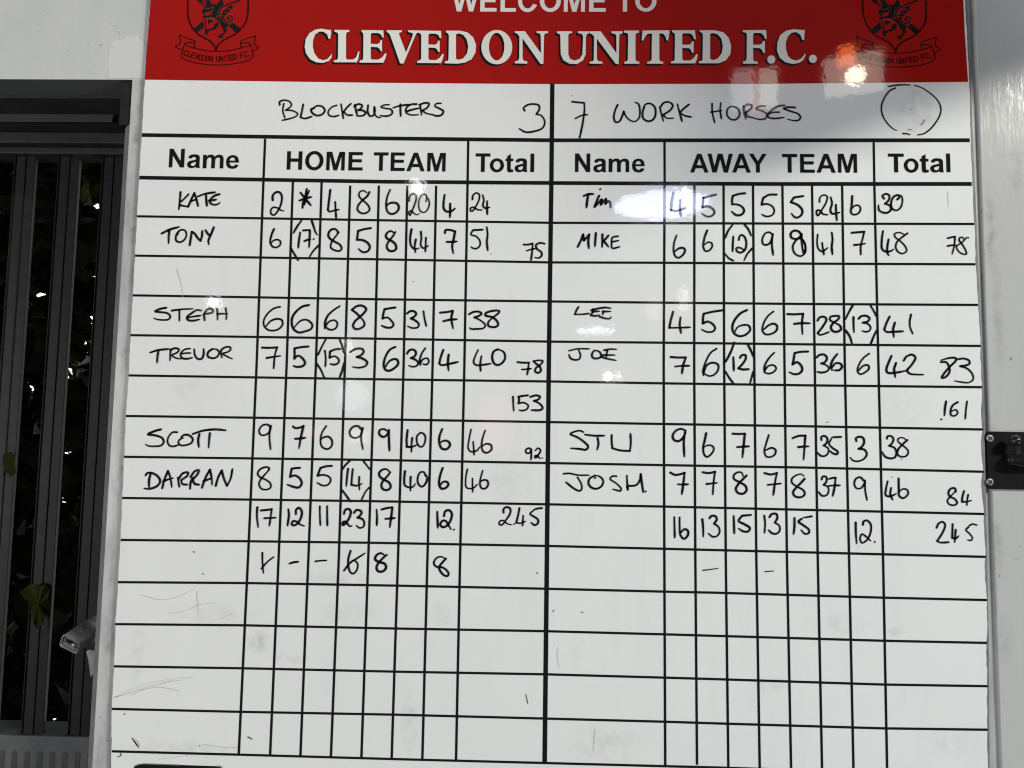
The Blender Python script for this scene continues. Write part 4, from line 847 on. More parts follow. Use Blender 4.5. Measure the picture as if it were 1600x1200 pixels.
TITLE = [
'-3296,2296 -3289,2239 -3301,2153 -3326,2153 -3348,2220 -3410,2264 -3466,2262 -3527,2220 -3556,2134 -3557,2030 -3528,1927 -3470,1849 -3399,1821 -3335,1837 -3296,1883 -3268,1925 -3271,1863 -3311,1811 -3398,1780 -3498,1790 -3588,1836 -3654,1926 -3678,2030 -3667,2147 -3615,2238 -3529,2293 -3442,2309 -3354,2293 -3316,2288',
'-3241,2291 -3020,2289 -3019,2260 -3059,2252 -3067,2213 -3055,1851 -3037,1833 -2949,1833 -2906,1869 -2878,1955 -2859,1962 -2870,1851 -2893,1792 -3233,1791 -3234,1816 -3187,1830 -3175,1858 -3183,2213 -3194,2247 -3240,2262',
'-2834,2289 -2514,2285 -2505,2176 -2525,2176 -2549,2222 -2587,2243 -2682,2243 -2699,2222 -2695,2077 -2595,2072 -2563,2093 -2549,2134 -2529,2134 -2524,1963 -2544,1963 -2560,2000 -2593,2025 -2693,2030 -2688,1852 -2670,1834 -2575,1834 -2521,1865 -2478,1930 -2455,1925 -2475,1840 -2499,1788 -2853,1787 -2849,1818 -2809,1828 -2800,1852 -2807,2214 -2818,2248 -2838,2263',
'-2459,2287 -2238,2285 -2238,2259 -2275,2249 -2277,2223 -2167,1944 -2074,2203 -2075,2244 -2138,2260 -2149,2286 -1976,2283 -1983,2258 -2025,2234 -2199,1776 -2249,1776 -2406,2202 -2432,2243 -2463,2259',
'-1994,2283 -1657,2279 -1649,2168 -1672,2168 -1693,2214 -1733,2235 -1823,2235 -1842,2216 -1839,2069 -1739,2064 -1709,2085 -1696,2126 -1673,2126 -1669,1956 -1691,1956 -1707,1992 -1738,2018 -1837,2022 -1833,1852 -1813,1832 -1723,1829 -1669,1863 -1626,1925 -1606,1920 -1624,1837 -1648,1783 -1996,1785 -1996,1816 -1952,1826 -1940,1852 -1947,2208 -1963,2239 -1993,2255',
'-1582,2282 -1378,2282 -1265,2257 -1177,2179 -1132,2063 -1140,1947 -1195,1844 -1293,1792 -1404,1776 -1588,1781 -1589,1807 -1542,1822 -1535,1848 -1538,2209 -1551,2240 -1584,2256^-1434,2225 -1426,1856 -1393,1833 -1319,1856 -1264,1934 -1248,2037 -1276,2153 -1327,2218 -1389,2241',
'-599,2031 -601,1986 -611,1941 -627,1900 -649,1862 -677,1830 -709,1804 -744,1784 -782,1772 -822,1768 -861,1772 -900,1784 -936,1803 -969,1829 -998,1861 -1021,1899 -1039,1940 -1050,1984 -1055,2030 -1052,2076 -1043,2120 -1027,2162 -1004,2199 -977,2232 -945,2258 -909,2278 -871,2290 -831,2294 -791,2290 -753,2278 -716,2259 -683,2233 -655,2200 -631,2163 -614,2121 -603,2077^-715,2039 -716,2002 -721,1966 -729,1933 -739,1903 -753,1877 -769,1856 -787,1840 -806,1830 -825,1827 -845,1830 -864,1840 -883,1855 -899,1876 -914,1902 -926,1932 -935,1966 -941,2001 -943,2038 -942,2075 -938,2110 -930,2144 -919,2174 -905,2200 -889,2221 -872,2237 -853,2247 -833,2250 -813,2247 -794,2237 -775,2222 -759,2201 -744,2174 -732,2144 -723,2111 -717,2075',
'-565,2276 -416,2277 -174,1937 -183,2208 -198,2244 -243,2249 -243,2277 -75,2278 -74,2249 -119,2239 -133,2208 -138,1776 -180,1776 -450,2168 -445,1859 -427,1826 -375,1813 -375,1780 -557,1784 -558,1810 -509,1826 -494,1859 -495,2194 -532,2243 -565,2248',
'56,2276 278,2277 279,2250 233,2240 223,2208 226,1926 255,1855 318,1829 393,1856 433,1927 441,2190 428,2235 365,2248 364,2277 529,2277 529,2248 496,2235 481,2190 481,1927 444,1835 356,1777 243,1782 154,1834 115,1926 107,2202 97,2234 56,2250',
'536,2277 698,2278 932,1941 928,2204 915,2236 857,2249 857,2278 1021,2278 1021,2249 983,2236 971,2204 963,1779 923,1779 643,2164 645,1856 666,1822 726,1812 726,1783 540,1783 540,1809 590,1822 600,1848 603,2198 572,2235 537,2246',
'1041,2289 1260,2290 1260,2261 1218,2247 1208,2218 1209,1851 1224,1822 1269,1811 1264,1785 1048,1784 1048,1811 1088,1824 1098,1850 1102,2218 1092,2247 1041,2260',
'1311,2290 1701,2296 1706,2264 1685,2141 1663,2141 1645,2206 1613,2243 1557,2248 1557,1852 1570,1823 1613,1813 1613,1786 1379,1786 1379,1812 1425,1822 1445,1851 1449,2248 1386,2240 1349,2200 1324,2140 1298,2140',
'1746,2296 2077,2297 2089,2160 2067,2160 2042,2220 2007,2249 1902,2249 1891,2228 1891,2076 1991,2076 2022,2097 2032,2128 2057,2128 2056,1955 2031,1955 2021,1992 1991,2023 1891,2028 1891,1861 1906,1835 2006,1835 2056,1872 2096,1935 2116,1929 2101,1846 2076,1793 1725,1792 1725,1818 1770,1829 1781,1852 1786,2220 1776,2254 1746,2267',
'2148,2297 2366,2297 2491,2266 2565,2188 2602,2064 2589,1934 2526,1842 2425,1795 2131,1794 2131,1820 2176,1833 2186,1856 2192,2229 2183,2260 2148,2271^2298,2245 2296,1862 2331,1841 2401,1862 2464,1946 2482,2051 2463,2169 2408,2234 2341,2255',
'2774,2298 3114,2304 3118,2168 3098,2168 3073,2226 3034,2257 2934,2257 2923,2236 2922,2078 3022,2079 3052,2100 3067,2136 3092,2137 3090,1953 3068,1953 3051,1995 3021,2026 2921,2031 2920,1856 2934,1828 2989,1820 2984,1791 2770,1791 2775,1822 2810,1832 2825,1859 2833,2230 2824,2262 2774,2272',
'3239,1855 3238,1844 3235,1833 3231,1823 3225,1814 3218,1807 3209,1800 3200,1796 3191,1793 3181,1792 3171,1793 3161,1796 3152,1800 3144,1806 3137,1814 3131,1823 3127,1833 3125,1843 3124,1854 3125,1865 3128,1876 3132,1886 3138,1895 3145,1902 3153,1909 3162,1913 3172,1916 3182,1917 3192,1916 3202,1913 3211,1909 3219,1903 3226,1895 3231,1886 3235,1876 3238,1866',
'3673,2311 3667,2251 3661,2154 3636,2154 3607,2232 3548,2274 3483,2263 3427,2211 3396,2119 3395,2014 3423,1910 3477,1856 3547,1840 3609,1866 3647,1911 3673,1950 3677,1919 3641,1846 3583,1806 3496,1788 3385,1814 3304,1884 3265,1988 3271,2106 3315,2224 3403,2295 3516,2316 3616,2306 3643,2300',
'3840,1867 3839,1856 3836,1846 3832,1836 3826,1827 3819,1819 3811,1813 3802,1808 3792,1805 3782,1804 3772,1805 3763,1808 3754,1813 3746,1819 3739,1827 3733,1836 3729,1845 3727,1856 3726,1867 3727,1878 3730,1888 3734,1898 3740,1907 3747,1915 3755,1921 3764,1926 3774,1929 3784,1930 3794,1929 3803,1926 3812,1921 3820,1915 3827,1907 3833,1898 3837,1889 3839,1878',
]
HEADINGS = [
('column_heading', [('N', -562.2, -539.4, 18.0, 46.3), ('a', -535.1, -516.0, 16.9, 38.1), ('m', -511.8, -481.2, 17.0, 37.8), ('e', -477.6, -458.4, 16.4, 37.4)]),
('team_heading', [('H', -387.5, -364.9, 15.8, 43.6), ('O', -360.5, -333.5, 15.0, 44.2), ('M', -329.2, -302.1, 15.2, 43.2), ('E', -296.7, -275.6, 15.3, 43.0), ('T', -259.6, -238.2, 15.0, 42.8), ('E', -234.6, -213.9, 15.0, 42.8), ('A', -211.5, -184.6, 14.7, 42.6), ('M', -181.1, -154.2, 14.6, 42.5)]),
('column_heading', [('T', -110.6, -89.1, 14.4, 42.2), ('o', -89.7, -69.0, 13.9, 35.0), ('t', -66.9, -55.5, 14.1, 41.7), ('a', -53.6, -35.2, 14.2, 35.3), ('l', -30.7, -25.2, 14.7, 42.4)]),
('column_heading', [('N', 34.0, 56.0, 15.3, 43.0), ('a', 60.6, 79.0, 14.8, 35.8), ('m', 82.7, 112.4, 15.5, 35.9), ('e', 116.3, 134.8, 15.0, 36.0)]),
('team_heading', [('A', 200.1, 226.5, 15.7, 43.7), ('W', 225.3, 261.5, 15.9, 43.9), ('A', 260.4, 287.1, 16.1, 44.1), ('Y', 284.5, 310.0, 16.3, 44.2), ('T', 331.9, 353.7, 16.4, 44.2), ('E', 357.7, 378.6, 16.6, 44.3), ('A', 381.1, 408.5, 16.8, 44.7), ('M', 411.6, 438.9, 17.0, 45.1)]),
('column_heading', [('T', 483.1, 505.5, 18.1, 45.8), ('o', 505.3, 526.2, 17.6, 38.9), ('t', 528.1, 540.6, 17.8, 45.3), ('a', 542.5, 561.6, 18.0, 39.3), ('l', 565.5, 571.2, 18.8, 46.4)]),
('welcome_heading', [('W', -150.4, -110.8, 258.2, 290.9), ('E', -108.3, -84.1, 258.1, 291.0), ('L', -78.3, -55.5, 257.9, 291.0), ('C', -52.5, -23.9, 257.3, 291.4), ('O', -20.3, 10.9, 257.6, 291.5), ('M', 15.3, 46.4, 258.1, 291.1), ('E', 52.6, 77.0, 258.1, 291.1), ('T', 93.1, 117.5, 258.4, 291.2), ('O', 120.1, 151.6, 258.2, 291.6)]),
]
GLYPHS = {
'H': '0.000,0.000 0.000,1.000 0.247,1.000 0.247,0.610 0.753,0.610 0.753,1.000 1.000,1.000 1.000,0.000 0.753,0.000 0.753,0.430 0.247,0.430 0.247,0.000',
'O': 'E .5,.5,.5,.5 ^ E .5,.5,.29,.335',
'o': 'E .5,.5,.5,.5 ^ E .5,.5,.25,.30',
'M': '0,0 0,1 .3,1 .5,.32 .7,1 1,1 1,0 .815,0 .815,.79 .6,0 .4,0 .185,.79 .185,0',
'E': '0.000,0.000 0.000,1.000 0.979,1.000 0.979,0.830 0.264,0.830 0.264,0.610 0.928,0.610 0.928,0.440 0.264,0.440 0.264,0.170 1.000,0.170 1.000,0.000',
'T': '0.000,1.000 1.000,1.000 1.000,0.830 0.629,0.830 0.629,0.000 0.371,0.000 0.371,0.830 0.000,0.830',
'A': '0,0 .385,1 .61,1 1,0 .785,0 .70,.225 .30,.225 .215,0 ^ .36,.395 .5,.765 .64,.395',
'W': '0.000,1.000 0.157,1.000 0.270,0.310 0.404,1.000 0.592,1.000 0.723,0.300 0.839,1.000 1.000,1.000 0.801,0.000 0.637,0.000 0.498,0.720 0.356,0.000 0.187,0.000',
'Y': '0.000,1.000 0.250,1.000 0.505,0.600 0.755,1.000 1.000,1.000 0.612,0.420 0.612,0.000 0.394,0.000 0.394,0.420',
'N': '0.000,0.000 0.000,1.000 0.244,1.000 0.756,0.330 0.756,1.000 1.000,1.000 1.000,0.000 0.744,0.000 0.232,0.650 0.232,0.000',
'L': '0.000,0.000 0.000,1.000 0.281,1.000 0.281,0.170 1.000,0.170 1.000,0.000',
'C': '0.975,0.700 0.823,0.882 0.737,0.940 0.642,0.979 0.541,0.998 0.438,0.996 0.337,0.973 0.244,0.929 0.161,0.868 0.093,0.790 0.042,0.701 0.011,0.603 0.000,0.500 0.011,0.397 0.042,0.299 0.093,0.210 0.161,0.132 0.244,0.071 0.337,0.027 0.438,0.004 0.541,0.002 0.642,0.021 0.737,0.060 0.823,0.118 1.000,0.315 0.780,0.375 0.714,0.274 0.666,0.226 0.611,0.191 0.550,0.170 0.487,0.165 0.425,0.176 0.366,0.203 0.314,0.243 0.270,0.296 0.237,0.358 0.217,0.427 0.210,0.500 0.217,0.573 0.237,0.642 0.270,0.704 0.314,0.757 0.366,0.797 0.425,0.824 0.487,0.835 0.550,0.830 0.611,0.809 0.666,0.774 0.714,0.726 0.765,0.655',
'l': '0,0 0,1 1,1 1,0',
't': '0,.745 0,.6 .2,.6 .2,.18 .25,.06 .36,.01 .55,0 .8,.005 1,.03 .97,.17 .82,.155 .72,.165 .67,.22 .67,.6 .98,.6 .98,.745 .67,.745 .67,1 .2,.87 .2,.745',
'a': '0.065,0.721 0.114,0.874 0.285,0.976 0.494,1.000 0.741,0.986 0.913,0.908 0.970,0.755 0.962,0.313 0.977,0.126 1.008,0.024 0.734,0.024 0.684,0.102 0.551,0.034 0.342,0.000 0.152,0.041 0.027,0.160 0.000,0.296 0.057,0.449 0.247,0.534 0.494,0.585 0.684,0.636 0.665,0.738 0.570,0.806 0.456,0.799 0.361,0.755 0.323,0.687 ^ 0.677,0.466 0.494,0.415 0.323,0.364 0.285,0.279 0.342,0.194 0.456,0.160 0.589,0.211 0.665,0.313',
'e': '1.000,0.455 0.282,0.455 0.315,0.319 0.399,0.226 0.531,0.191 0.657,0.226 0.718,0.319 0.986,0.285 0.892,0.128 0.728,0.030 0.502,0.000 0.235,0.055 0.061,0.213 0.000,0.489 0.047,0.723 0.188,0.906 0.469,1.000 0.751,0.957 0.915,0.809 0.986,0.617 ^ 0.282,0.596 0.704,0.596 0.681,0.723 0.610,0.796 0.493,0.821 0.362,0.779 0.296,0.681',
'm': '0.000,0.983 0.160,0.983 0.169,0.852 0.242,0.956 0.344,1.004 0.475,0.983 0.563,0.852 0.665,0.969 0.796,1.004 0.927,0.948 0.985,0.795 1.000,0.642 1.000,0.000 0.825,0.000 0.825,0.620 0.810,0.751 0.738,0.795 0.665,0.764 0.606,0.677 0.592,0.511 0.592,0.000 0.411,0.000 0.411,0.620 0.388,0.764 0.324,0.795 0.242,0.751 0.198,0.651 0.184,0.511 0.184,0.000 0.000,0.000',
}
GRID = [
('h', 5.03, '-6047,668 -2456,638 7,625 3123,643 5997,662'),
('h', 5.00, '-6049,23 -2437,-12 15,-13 3116,-4 6004,18'),
('h', 3.04, '-6054,-558 -2607,-585 -6,-602 3655,-582 6021,-566'),
('h', 3.03, '-6049,-1144 -2589,-1162 1,-1183 1558,-1172 3646,-1164 6020,-1149'),
('h', 3.01, '-6049,-1730 -2570,-1747 8,-1751 1649,-1750 3638,-1746 6036,-1732'),
('h', 3.00, '-6049,-2313 -2553,-2319 14,-2330 1648,-2325 3629,-2323 6053,-2315'),
('h', 2.99, '-6043,-2897 -2534,-2903 21,-2900 1648,-2904 3620,-2904 6051,-2896'),
('h', 2.98, '-6047,-3481 -2517,-3474 28,-3476 1648,-3478 3611,-3480 6049,-3487'),
('h', 2.96, '-6041,-4063 -2499,-4049 35,-4052 1648,-4054 3603,-4055 6038,-4072'),
('h', 2.95, '-6035,-4645 -2481,-4627 42,-4627 1648,-4629 3594,-4639 6027,-4652'),
('h', 2.95, '-6019,-5233 -4184,-5217 -2463,-5205 49,-5202 1648,-5210 3585,-5221 6025,-5235'),
('h', 2.93, '-6026,-5820 -4158,-5795 -2086,-5788 -33,-5788 1648,-5794 2351,-5794 4621,-5814 6023,-5817'),
('h', 2.91, '-6033,-6398 -4178,-6375 -2069,-6373 -26,-6364 1647,-6371 2348,-6376 4608,-6392 6003,-6390'),
('h', 2.90, '-6013,-6974 -4197,-6959 -2053,-6956 -18,-6944 1647,-6951 2345,-6955 4594,-6974 5992,-6963'),
('h', 2.89, '-6010,-7550 -4215,-7546 -2036,-7532 -11,-7534 1647,-7536 2341,-7541 4581,-7551 5973,-7535'),
('h', 2.87, '-5977,-8118 -4189,-8118 -2020,-8122 -4,-8121 1647,-8121 2338,-8120 4567,-8133 5961,-8126'),
('v', 3.14, '-4211,621 -4209,-16 -4192,-2719 -4195,-5434 -4206,-8127'),
('v', 3.11, '-3774,-22 -3758,-2713 -3762,-5425 -3770,-8133'),
('v', 3.11, '-3351,-29 -3336,-2707 -3341,-5417 -3350,-8130'),
('v', 3.10, '-2930,-73 -2918,-2702 -2912,-5409 -2928,-8128'),
('v', 3.09, '-2510,-70 -2490,-2696 -2497,-5401 -2507,-8126'),
('v', 3.09, '-2094,-67 -2075,-2690 -2079,-5392 -2090,-8124'),
('v', 3.08, '-1673,-64 -1660,-2685 -1666,-5384 -1668,-8122'),
('v', 3.10, '-1219,639 -1216,6 -1206,-2679 -1209,-5375 -1206,-8118'),
('v', 5.62, '-3,1478 1,-4 -4,-2663 2,-5352 5,-8121'),
('v', 3.06, '1633,637 1635,9 1621,-2641 1630,-5320 1642,-8121'),
('v', 3.03, '2063,-36 2051,-2635 2058,-5312 2071,-8093'),
('v', 3.02, '2480,-32 2472,-2629 2477,-5304 2493,-8124'),
('v', 3.02, '2901,-29 2895,-2624 2897,-5296 2915,-8113'),
('v', 3.01, '3321,-26 3318,-2618 3317,-5288 3336,-8102'),
('v', 3.01, '3743,-23 3741,-2612 3739,-5279 3751,-8092'),
('v', 3.00, '4171,-20 4160,-2607 4167,-5271 4171,-8081'),
('v', 3.02, '4633,655 4629,31 4628,-2600 4631,-5262 4620,-8069'),
]
SHEET_LEFT = '-6035,3158 -6037,2755 -6051,1521 -6050,668 -6054,28 -6054,-558 -6049,-1144 -6049,-1730 -6049,-2316 -6043,-2897 -6047,-3481 -6041,-4066 -6035,-4645 -6024,-5233 -6026,-5820 -6029,-6397 -6013,-6974 -6011,-7546 -5986,-8112 -5936,-9104'
SHEET_RIGHT = '5994,3163 6000,2771 6010,2187 6021,1532 6014,1034 6015,664 6013,23 6025,-566 6024,-1149 6031,-1490 6041,-1728 6050,-2129 6053,-2355 6042,-2473 6053,-2581 6047,-2762 6051,-2905 6045,-3076 6030,-3210 6030,-3344 6037,-3460 6049,-3487 6029,-3549 6015,-3656 6015,-3763 6023,-3939 6034,-4054 6015,-4107 6000,-4205 6003,-4345 6018,-4538 6024,-4652 6013,-4757 6018,-4931 6022,-5061 6026,-5218 6006,-5374 6006,-5538 6018,-5710 6027,-5813 6015,-5925 6020,-6139 6012,-6267 5995,-6387 5992,-6608 5988,-6963 5977,-7115 5973,-7535 5962,-7744 5965,-8035 5948,-8778'
BACK_LEFT = '-6055,3158 -6004,-8113 -5998,-9105'
BACK_RIGHT = '6041,3163 6050,1321 6063,-99 6074,-1672 6080,-2941 6069,-4186 6055,-5234 6039,-6352 5994,-8034 5973,-8777'
HEADER_BOTTOM = '-6056,1516 -2481,1482 -3,1473 3133,1491 6006,1507'
HEADER_RIGHT = '5976,3163 5973,2771 5977,2333 5988,1945 6002,1531'
SPONSOR = '-5674,-8386 -5659,-8334 -5643,-8304 -5591,-8280 -5511,-8271 -5028,-8275 -4493,-8279 -4439,-8281 -4428,-8514 -5665,-8547'
CREST_LINES = [
(1.83, '-5472,2812 -5466,2662 -5457,2521 -5424,2409 -5360,2297 -5283,2218 -5199,2167 -5097,2111 -5040,2046 -5005,1972! -4985,2037 -4934,2098 -4847,2159 -4741,2215 -4655,2294 -4587,2392 -4556,2504 -4553,2645 -4559,2813'),
(1.16, '-5483,2064 -5409,2027 -5272,1990 -5126,1963 -4981,1954 -4838,1963 -4695,1992 -4570,2025 -4491,2062|-5483,2064! -5497,2008 -5509,1943 -5524,1887 -5518,1864 -5481,1836 -5334,1786 -5152,1754 -4971,1745 -4792,1755 -4614,1788 -4499,1830 -4451,1872 -4449,1918 -4475,2011 -4491,2062 -4501,2080 -4537,2090 -4640,2080|-5483,2064 -5475,2082 -5412,2090 -5331,2090! -5331,2008|-5331,2090 -5328,2111 -5443,2157 -5568,2205! -5543,2082! -5618,2019! -5570,1998 -5513,1978|-4640,2080 -4633,2010|-4641,2085 -4637,2113 -4540,2159 -4418,2197! -4438,2076! -4363,2011! -4407,1983 -4453,1965'),
]
CREST_BEAST = [
(1.93, '-4676,2766 -4764,2719 -4880,2682 -4959,2625 -4988,2569 -4989,2494'),
(1.83, '-4915,2457 -4886,2420 -4831,2406 -4788,2438 -4790,2494 -4827,2508 -4862,2485 -4847,2452 -4820,2462'),
(1.35, '-5266,2775 -5235,2700 -5212,2615 -5196,2475 -5170,2307'),
]
CREST_HIGHLIGHT = [
(0.37, '-5183,2766 -5194,2615 -5073,2642 -5102,2578 -5191,2555|-5012,2489 -5006,2569 -4943,2658 -4863,2705|-5169,2475 -5146,2363|-5169,2468 -5096,2464 -4976,2417 -4964,2345|-4933,2447 -4885,2401 -4822,2392 -4769,2438 -4782,2513 -4837,2527 -4889,2476|-4967,2503 -4965,2555 -4896,2633 -4795,2605'),
]
CREST_FILL = ['-5113,2625 -5052,2667 -5013,2616 -5041,2536 -5099,2529 -5082,2578', '-5090,2700 -5016,2681 -4956,2747 -4921,2686 -4972,2606 -4998,2522 -5034,2483 -5098,2499 -5061,2569 -5039,2625', '-5065,2483 -4979,2475 -4914,2433 -4854,2403 -4834,2359 -4883,2345 -4957,2382 -5023,2443', '-5216,2784 -5157,2784 -5107,2691 -5070,2667 -5025,2681 -4992,2738 -4948,2775 -4941,2728 -4961,2672 -5013,2625 -5028,2560 -5017,2503 -5070,2485 -5107,2489 -5187,2475 -5219,2466 -5229,2498 -5153,2511 -5081,2531 -5048,2588 -5068,2634 -5194,2606', '-5248,2597 -5221,2606 -5104,2616 -5085,2602 -5101,2569 -5201,2559 -5217,2536 -5241,2559', '-4923,2625 -4790,2682 -4791,2607 -4822,2597 -4868,2621', '-4939,2588 -4868,2611 -4817,2588 -4852,2555 -4920,2569', '-4955,2546 -4920,2560 -4865,2541 -4890,2508 -4954,2522', '-4966,2485 -4945,2508 -4898,2490 -4928,2447', '-4721,2757 -4658,2776 -4701,2719', '-5042,2466 -4989,2485 -4959,2438 -4877,2410 -4834,2364 -4864,2326 -4852,2280 -4878,2242 -4912,2196 -4914,2158 -4928,2168 -4946,2154 -4956,2172 -4978,2168 -4984,2195 -4949,2219 -4913,2233 -4903,2289 -4936,2335 -4961,2382 -4972,2429', '-4976,2401 -5003,2405 -5047,2382 -5054,2335 -5098,2307 -5161,2298 -5192,2297 -5184,2232 -5174,2209 -5143,2214 -5140,2251 -5114,2274 -5034,2298 -4999,2326 -4983,2373']
CREST_BAND = ['-5219,2428 -5364,2302 -5303,2246 -5200,2325', '-5150,2452 -5059,2433 -5146,2372 -5158,2391', '-4777,2406 -4833,2354 -4715,2238 -4641,2299', '-5356,2775 -5275,2775 -5247,2681 -5266,2690']
CREST_TEXT = (1.11, '-5427,1948 -5437,1964 -5455,1970 -5473,1955 -5483,1917 -5475,1894 -5458,1888 -5441,1895|-5411,1956 -5432,1880! -5388,1865|-5314,1925 -5358,1937! -5375,1861! -5331,1849|-5367,1901 -5331,1891|-5302,1922 -5297,1839! -5258,1909|-5208,1896 -5252,1904! -5262,1828! -5219,1820|-5257,1868 -5222,1861|-5206,1819 -5199,1895! -5173,1891 -5157,1870 -5161,1832 -5180,1815 -5206,1819|-5147,1849 -5140,1877 -5122,1884 -5105,1872 -5103,1843 -5110,1814 -5129,1808 -5145,1819 -5147,1849|-5095,1804 -5095,1880! -5051,1803! -5052,1879|-4991,1876 -4986,1819 -4973,1800 -4956,1801 -4946,1820 -4951,1877|-4933,1803 -4941,1879! -4892,1805! -4901,1881|-4861,1808 -4869,1883|-4846,1886 -4805,1893|-4826,1890 -4809,1814|-4754,1903 -4794,1895! -4778,1819! -4737,1827|-4786,1859 -4754,1865|-4726,1829 -4743,1905! -4718,1910 -4698,1894 -4690,1856 -4702,1834 -4726,1829|-4605,1938 -4646,1927! -4624,1851|-4635,1891 -4603,1900|-4576,1867 -4573,1868|-4531,1947 -4548,1955 -4566,1950 -4573,1927 -4562,1889 -4543,1874 -4525,1879 -4515,1894|-4500,1888 -4496,1889')
CREST_SHIFT = (998.49, 0.37)

board = empty('scoreboard', (0, WF, 0.96), 'white wipe-clean skittles scoreboard with a red heading and handwritten scores', 'scoreboard')
sheet_pts = pts_of(SHEET_LEFT)[::-1] + pts_of(SHEET_RIGHT)
sheet_pts = sheet_pts[::-1]
# outline of the sheet: left edge downwards, right edge upwards, with small nicks between the traced points


def rough_edge(pts, amp):
    out = []
    for a, b in zip(pts, pts[1:]):
        n = max(1, int(math.dist(a, b) / 0.007))
        for k in range(n):
            t_ = k / n
            out.append((a[0] + (b[0] - a[0]) * t_ + (random.uniform(-amp, amp) if k else 0), a[1] + (b[1] - a[1]) * t_))
    return out + [pts[-1]]


left = rough_edge(pts_of(SHEET_LEFT), 0.0005)
right = rough_edge(pts_of(SHEET_RIGHT), 0.0006)
m = MB(); m.prism(left + right[::-1], 0.0, 0.0012); m.build('sheet', SHEET, board)
m = MB(); m.prism(pts_of(BACK_LEFT) + pts_of(BACK_RIGHT)[::-1], 0.0014, WF - 0.0006)
o = m.build('backing_board', BACKING, board)

hb = pts_of(HEADER_BOTTOM); hr = pts_of(HEADER_RIGHT)
hl = [p for p in pts_of(SHEET_LEFT) if p[1] > hb[0][1] + 0.004]
loop = [(x + 0.0004, z) for x, z in hl] + hb[:-1] + hr[::-1]
m = MB(); m.flat([loop], -0.00025); hdr = m.build('red_header', RED, board)
hdr['label'] = 'red printed heading band'

gl = MB()
for kind, w, s in GRID:
    p = pts_of(s)
    pp = []
    for a, b in zip(p, p[1:]):
        n = max(1, int(math.dist(a, b) / 0.03))
        pp += [(a[0] + (b[0] - a[0]) * k / n, a[1] + (b[1] - a[1]) * k / n) for k in range(n)]
    pp.append(p[-1])
    gl.ribbon(pp, w * 1.12e-3, -0.0003 if kind == 'v' else -0.0004, False)
gl.build('grid_lines', BLACK, board)

# serif title: cream letters over a black drop shadow
ttl, tsh = MB(), MB()
loops_all = [[pts_of(lp) for lp in s.split('^')] for s in TITLE]
for li, loops in enumerate(loops_all):
    for k in range(7):
        d = 0.0029 * (k + 1) / 7
        tsh.flat([[(x - d, z - d) for x, z in lp] for lp in loops], -0.0004 - 0.00002 * k)
    ttl.flat(loops, -0.0008 - 0.00002 * (li % 2))
tsh.build('title_shadow', BLACK, hdr)
ttl.build('title_lettering', CREAM, hdr)

for name, chars in HEADINGS:
    mb = MB()
    prev = None
    hpar = hdr if name.startswith('welcome') else board
    hmat = CREAM if name.startswith('welcome') else BLACK
    for ch, xa, xb2, zb_, zt_ in chars:
        if prev is not None and xa - prev > 7.5:           # a gap between words: next word is its own piece
            mb.build(name, hmat, hpar); mb = MB()
        prev = xb2
        loops = []
        for lp in GLYPHS[ch].split('^'):
            lp = lp.strip()
            if lp.startswith('E'):
                cx, cy, rx, ry = map(float, lp[1:].split(','))
                g = [(cx + rx * math.cos(k * math.pi / 20), cy + ry * math.sin(k * math.pi / 20)) for k in range(40)]
            else:
                g = [tuple(map(float, q_.split(','))) for q_ in lp.split()]
            loops.append([((xa + (xb2 - xa) * gx) * 1e-3, Z0 + (zb_ + (zt_ - zb_) * gy) * 1e-3) for gx, gy in g])
        mb.flat(loops, -0.0004)
    mb.build(name, hmat, hpar)


def crest(dx, dz):
    root = MB()
    for w, s in CREST_LINES: strokes(root, s, w * 1.35e-3, -0.00045, False)
    t_ = CREST_TEXT
    cr = root.build('club_crest', DARKRED, hdr)
    for s in CREST_BAND:
        f = MB(); f.flat([pts_of(s)], -0.00040); f.build('crest_band', CRESTBLK, cr)
    f = MB()
    for i, s in enumerate(CREST_FILL): f.flat([pts_of(s)], -0.00050 - 0.00001 * i)
    for w, s in CREST_BEAST: strokes(f, s, w * 1e-3, -0.00066, False)
    f.build('crest_beast', CRESTBLK, cr)
    f = MB()
    for w, s in CREST_HIGHLIGHT: strokes(f, s, w * 1e-3, -0.00075, False)
    f.build('crest_outline', CRESTHI, cr)
    f = MB(); strokes(f, t_[1], t_[0] * 1.25e-3, -0.00050, False)
    f.build('ribbon_lettering', DARKRED, cr)
    return cr


crest_a = crest(0, 0)
crest_b = crest_a.copy(); COL.objects.link(crest_b)
crest_b.location = crest_b.location + Vector((CREST_SHIFT[0] * 1e-3, 0, CREST_SHIFT[1] * 1e-3))
for ch in list(crest_a.children):
    c = ch.copy(); COL.objects.link(c); c.parent = crest_b

for part, w, s in INK:
    mb = MB()
    mat = {'scuff_mark': SCUFF, 'pencil_scratch': PENCIL}.get(part, INKM)
    if mat is INKM:
        strokes(mb, s, w * 1.17e-3, -0.00062)
        mb.build(part, mat, board)
    else:                                   # every scratch and speck is a mark of its own
        for st in s.split('|'):
            mb = MB(); strokes(mb, st, w * (0.8e-3 if mat is PENCIL else 1.1e-3), -0.00055)
            mb.build(part, mat, board)

sp = pts_of(SPONSOR)
m = MB(); m.flat([sp], -0.0005); so = m.build('black_panel', BLACK, board)
m = MB(); m.ribbon(sp[:6], 0.0012, -0.0006, True); m.ribbon(sp[6:9], 0.0022, -0.0006, True); m.build('panel_edge', GREENEDGE, so)

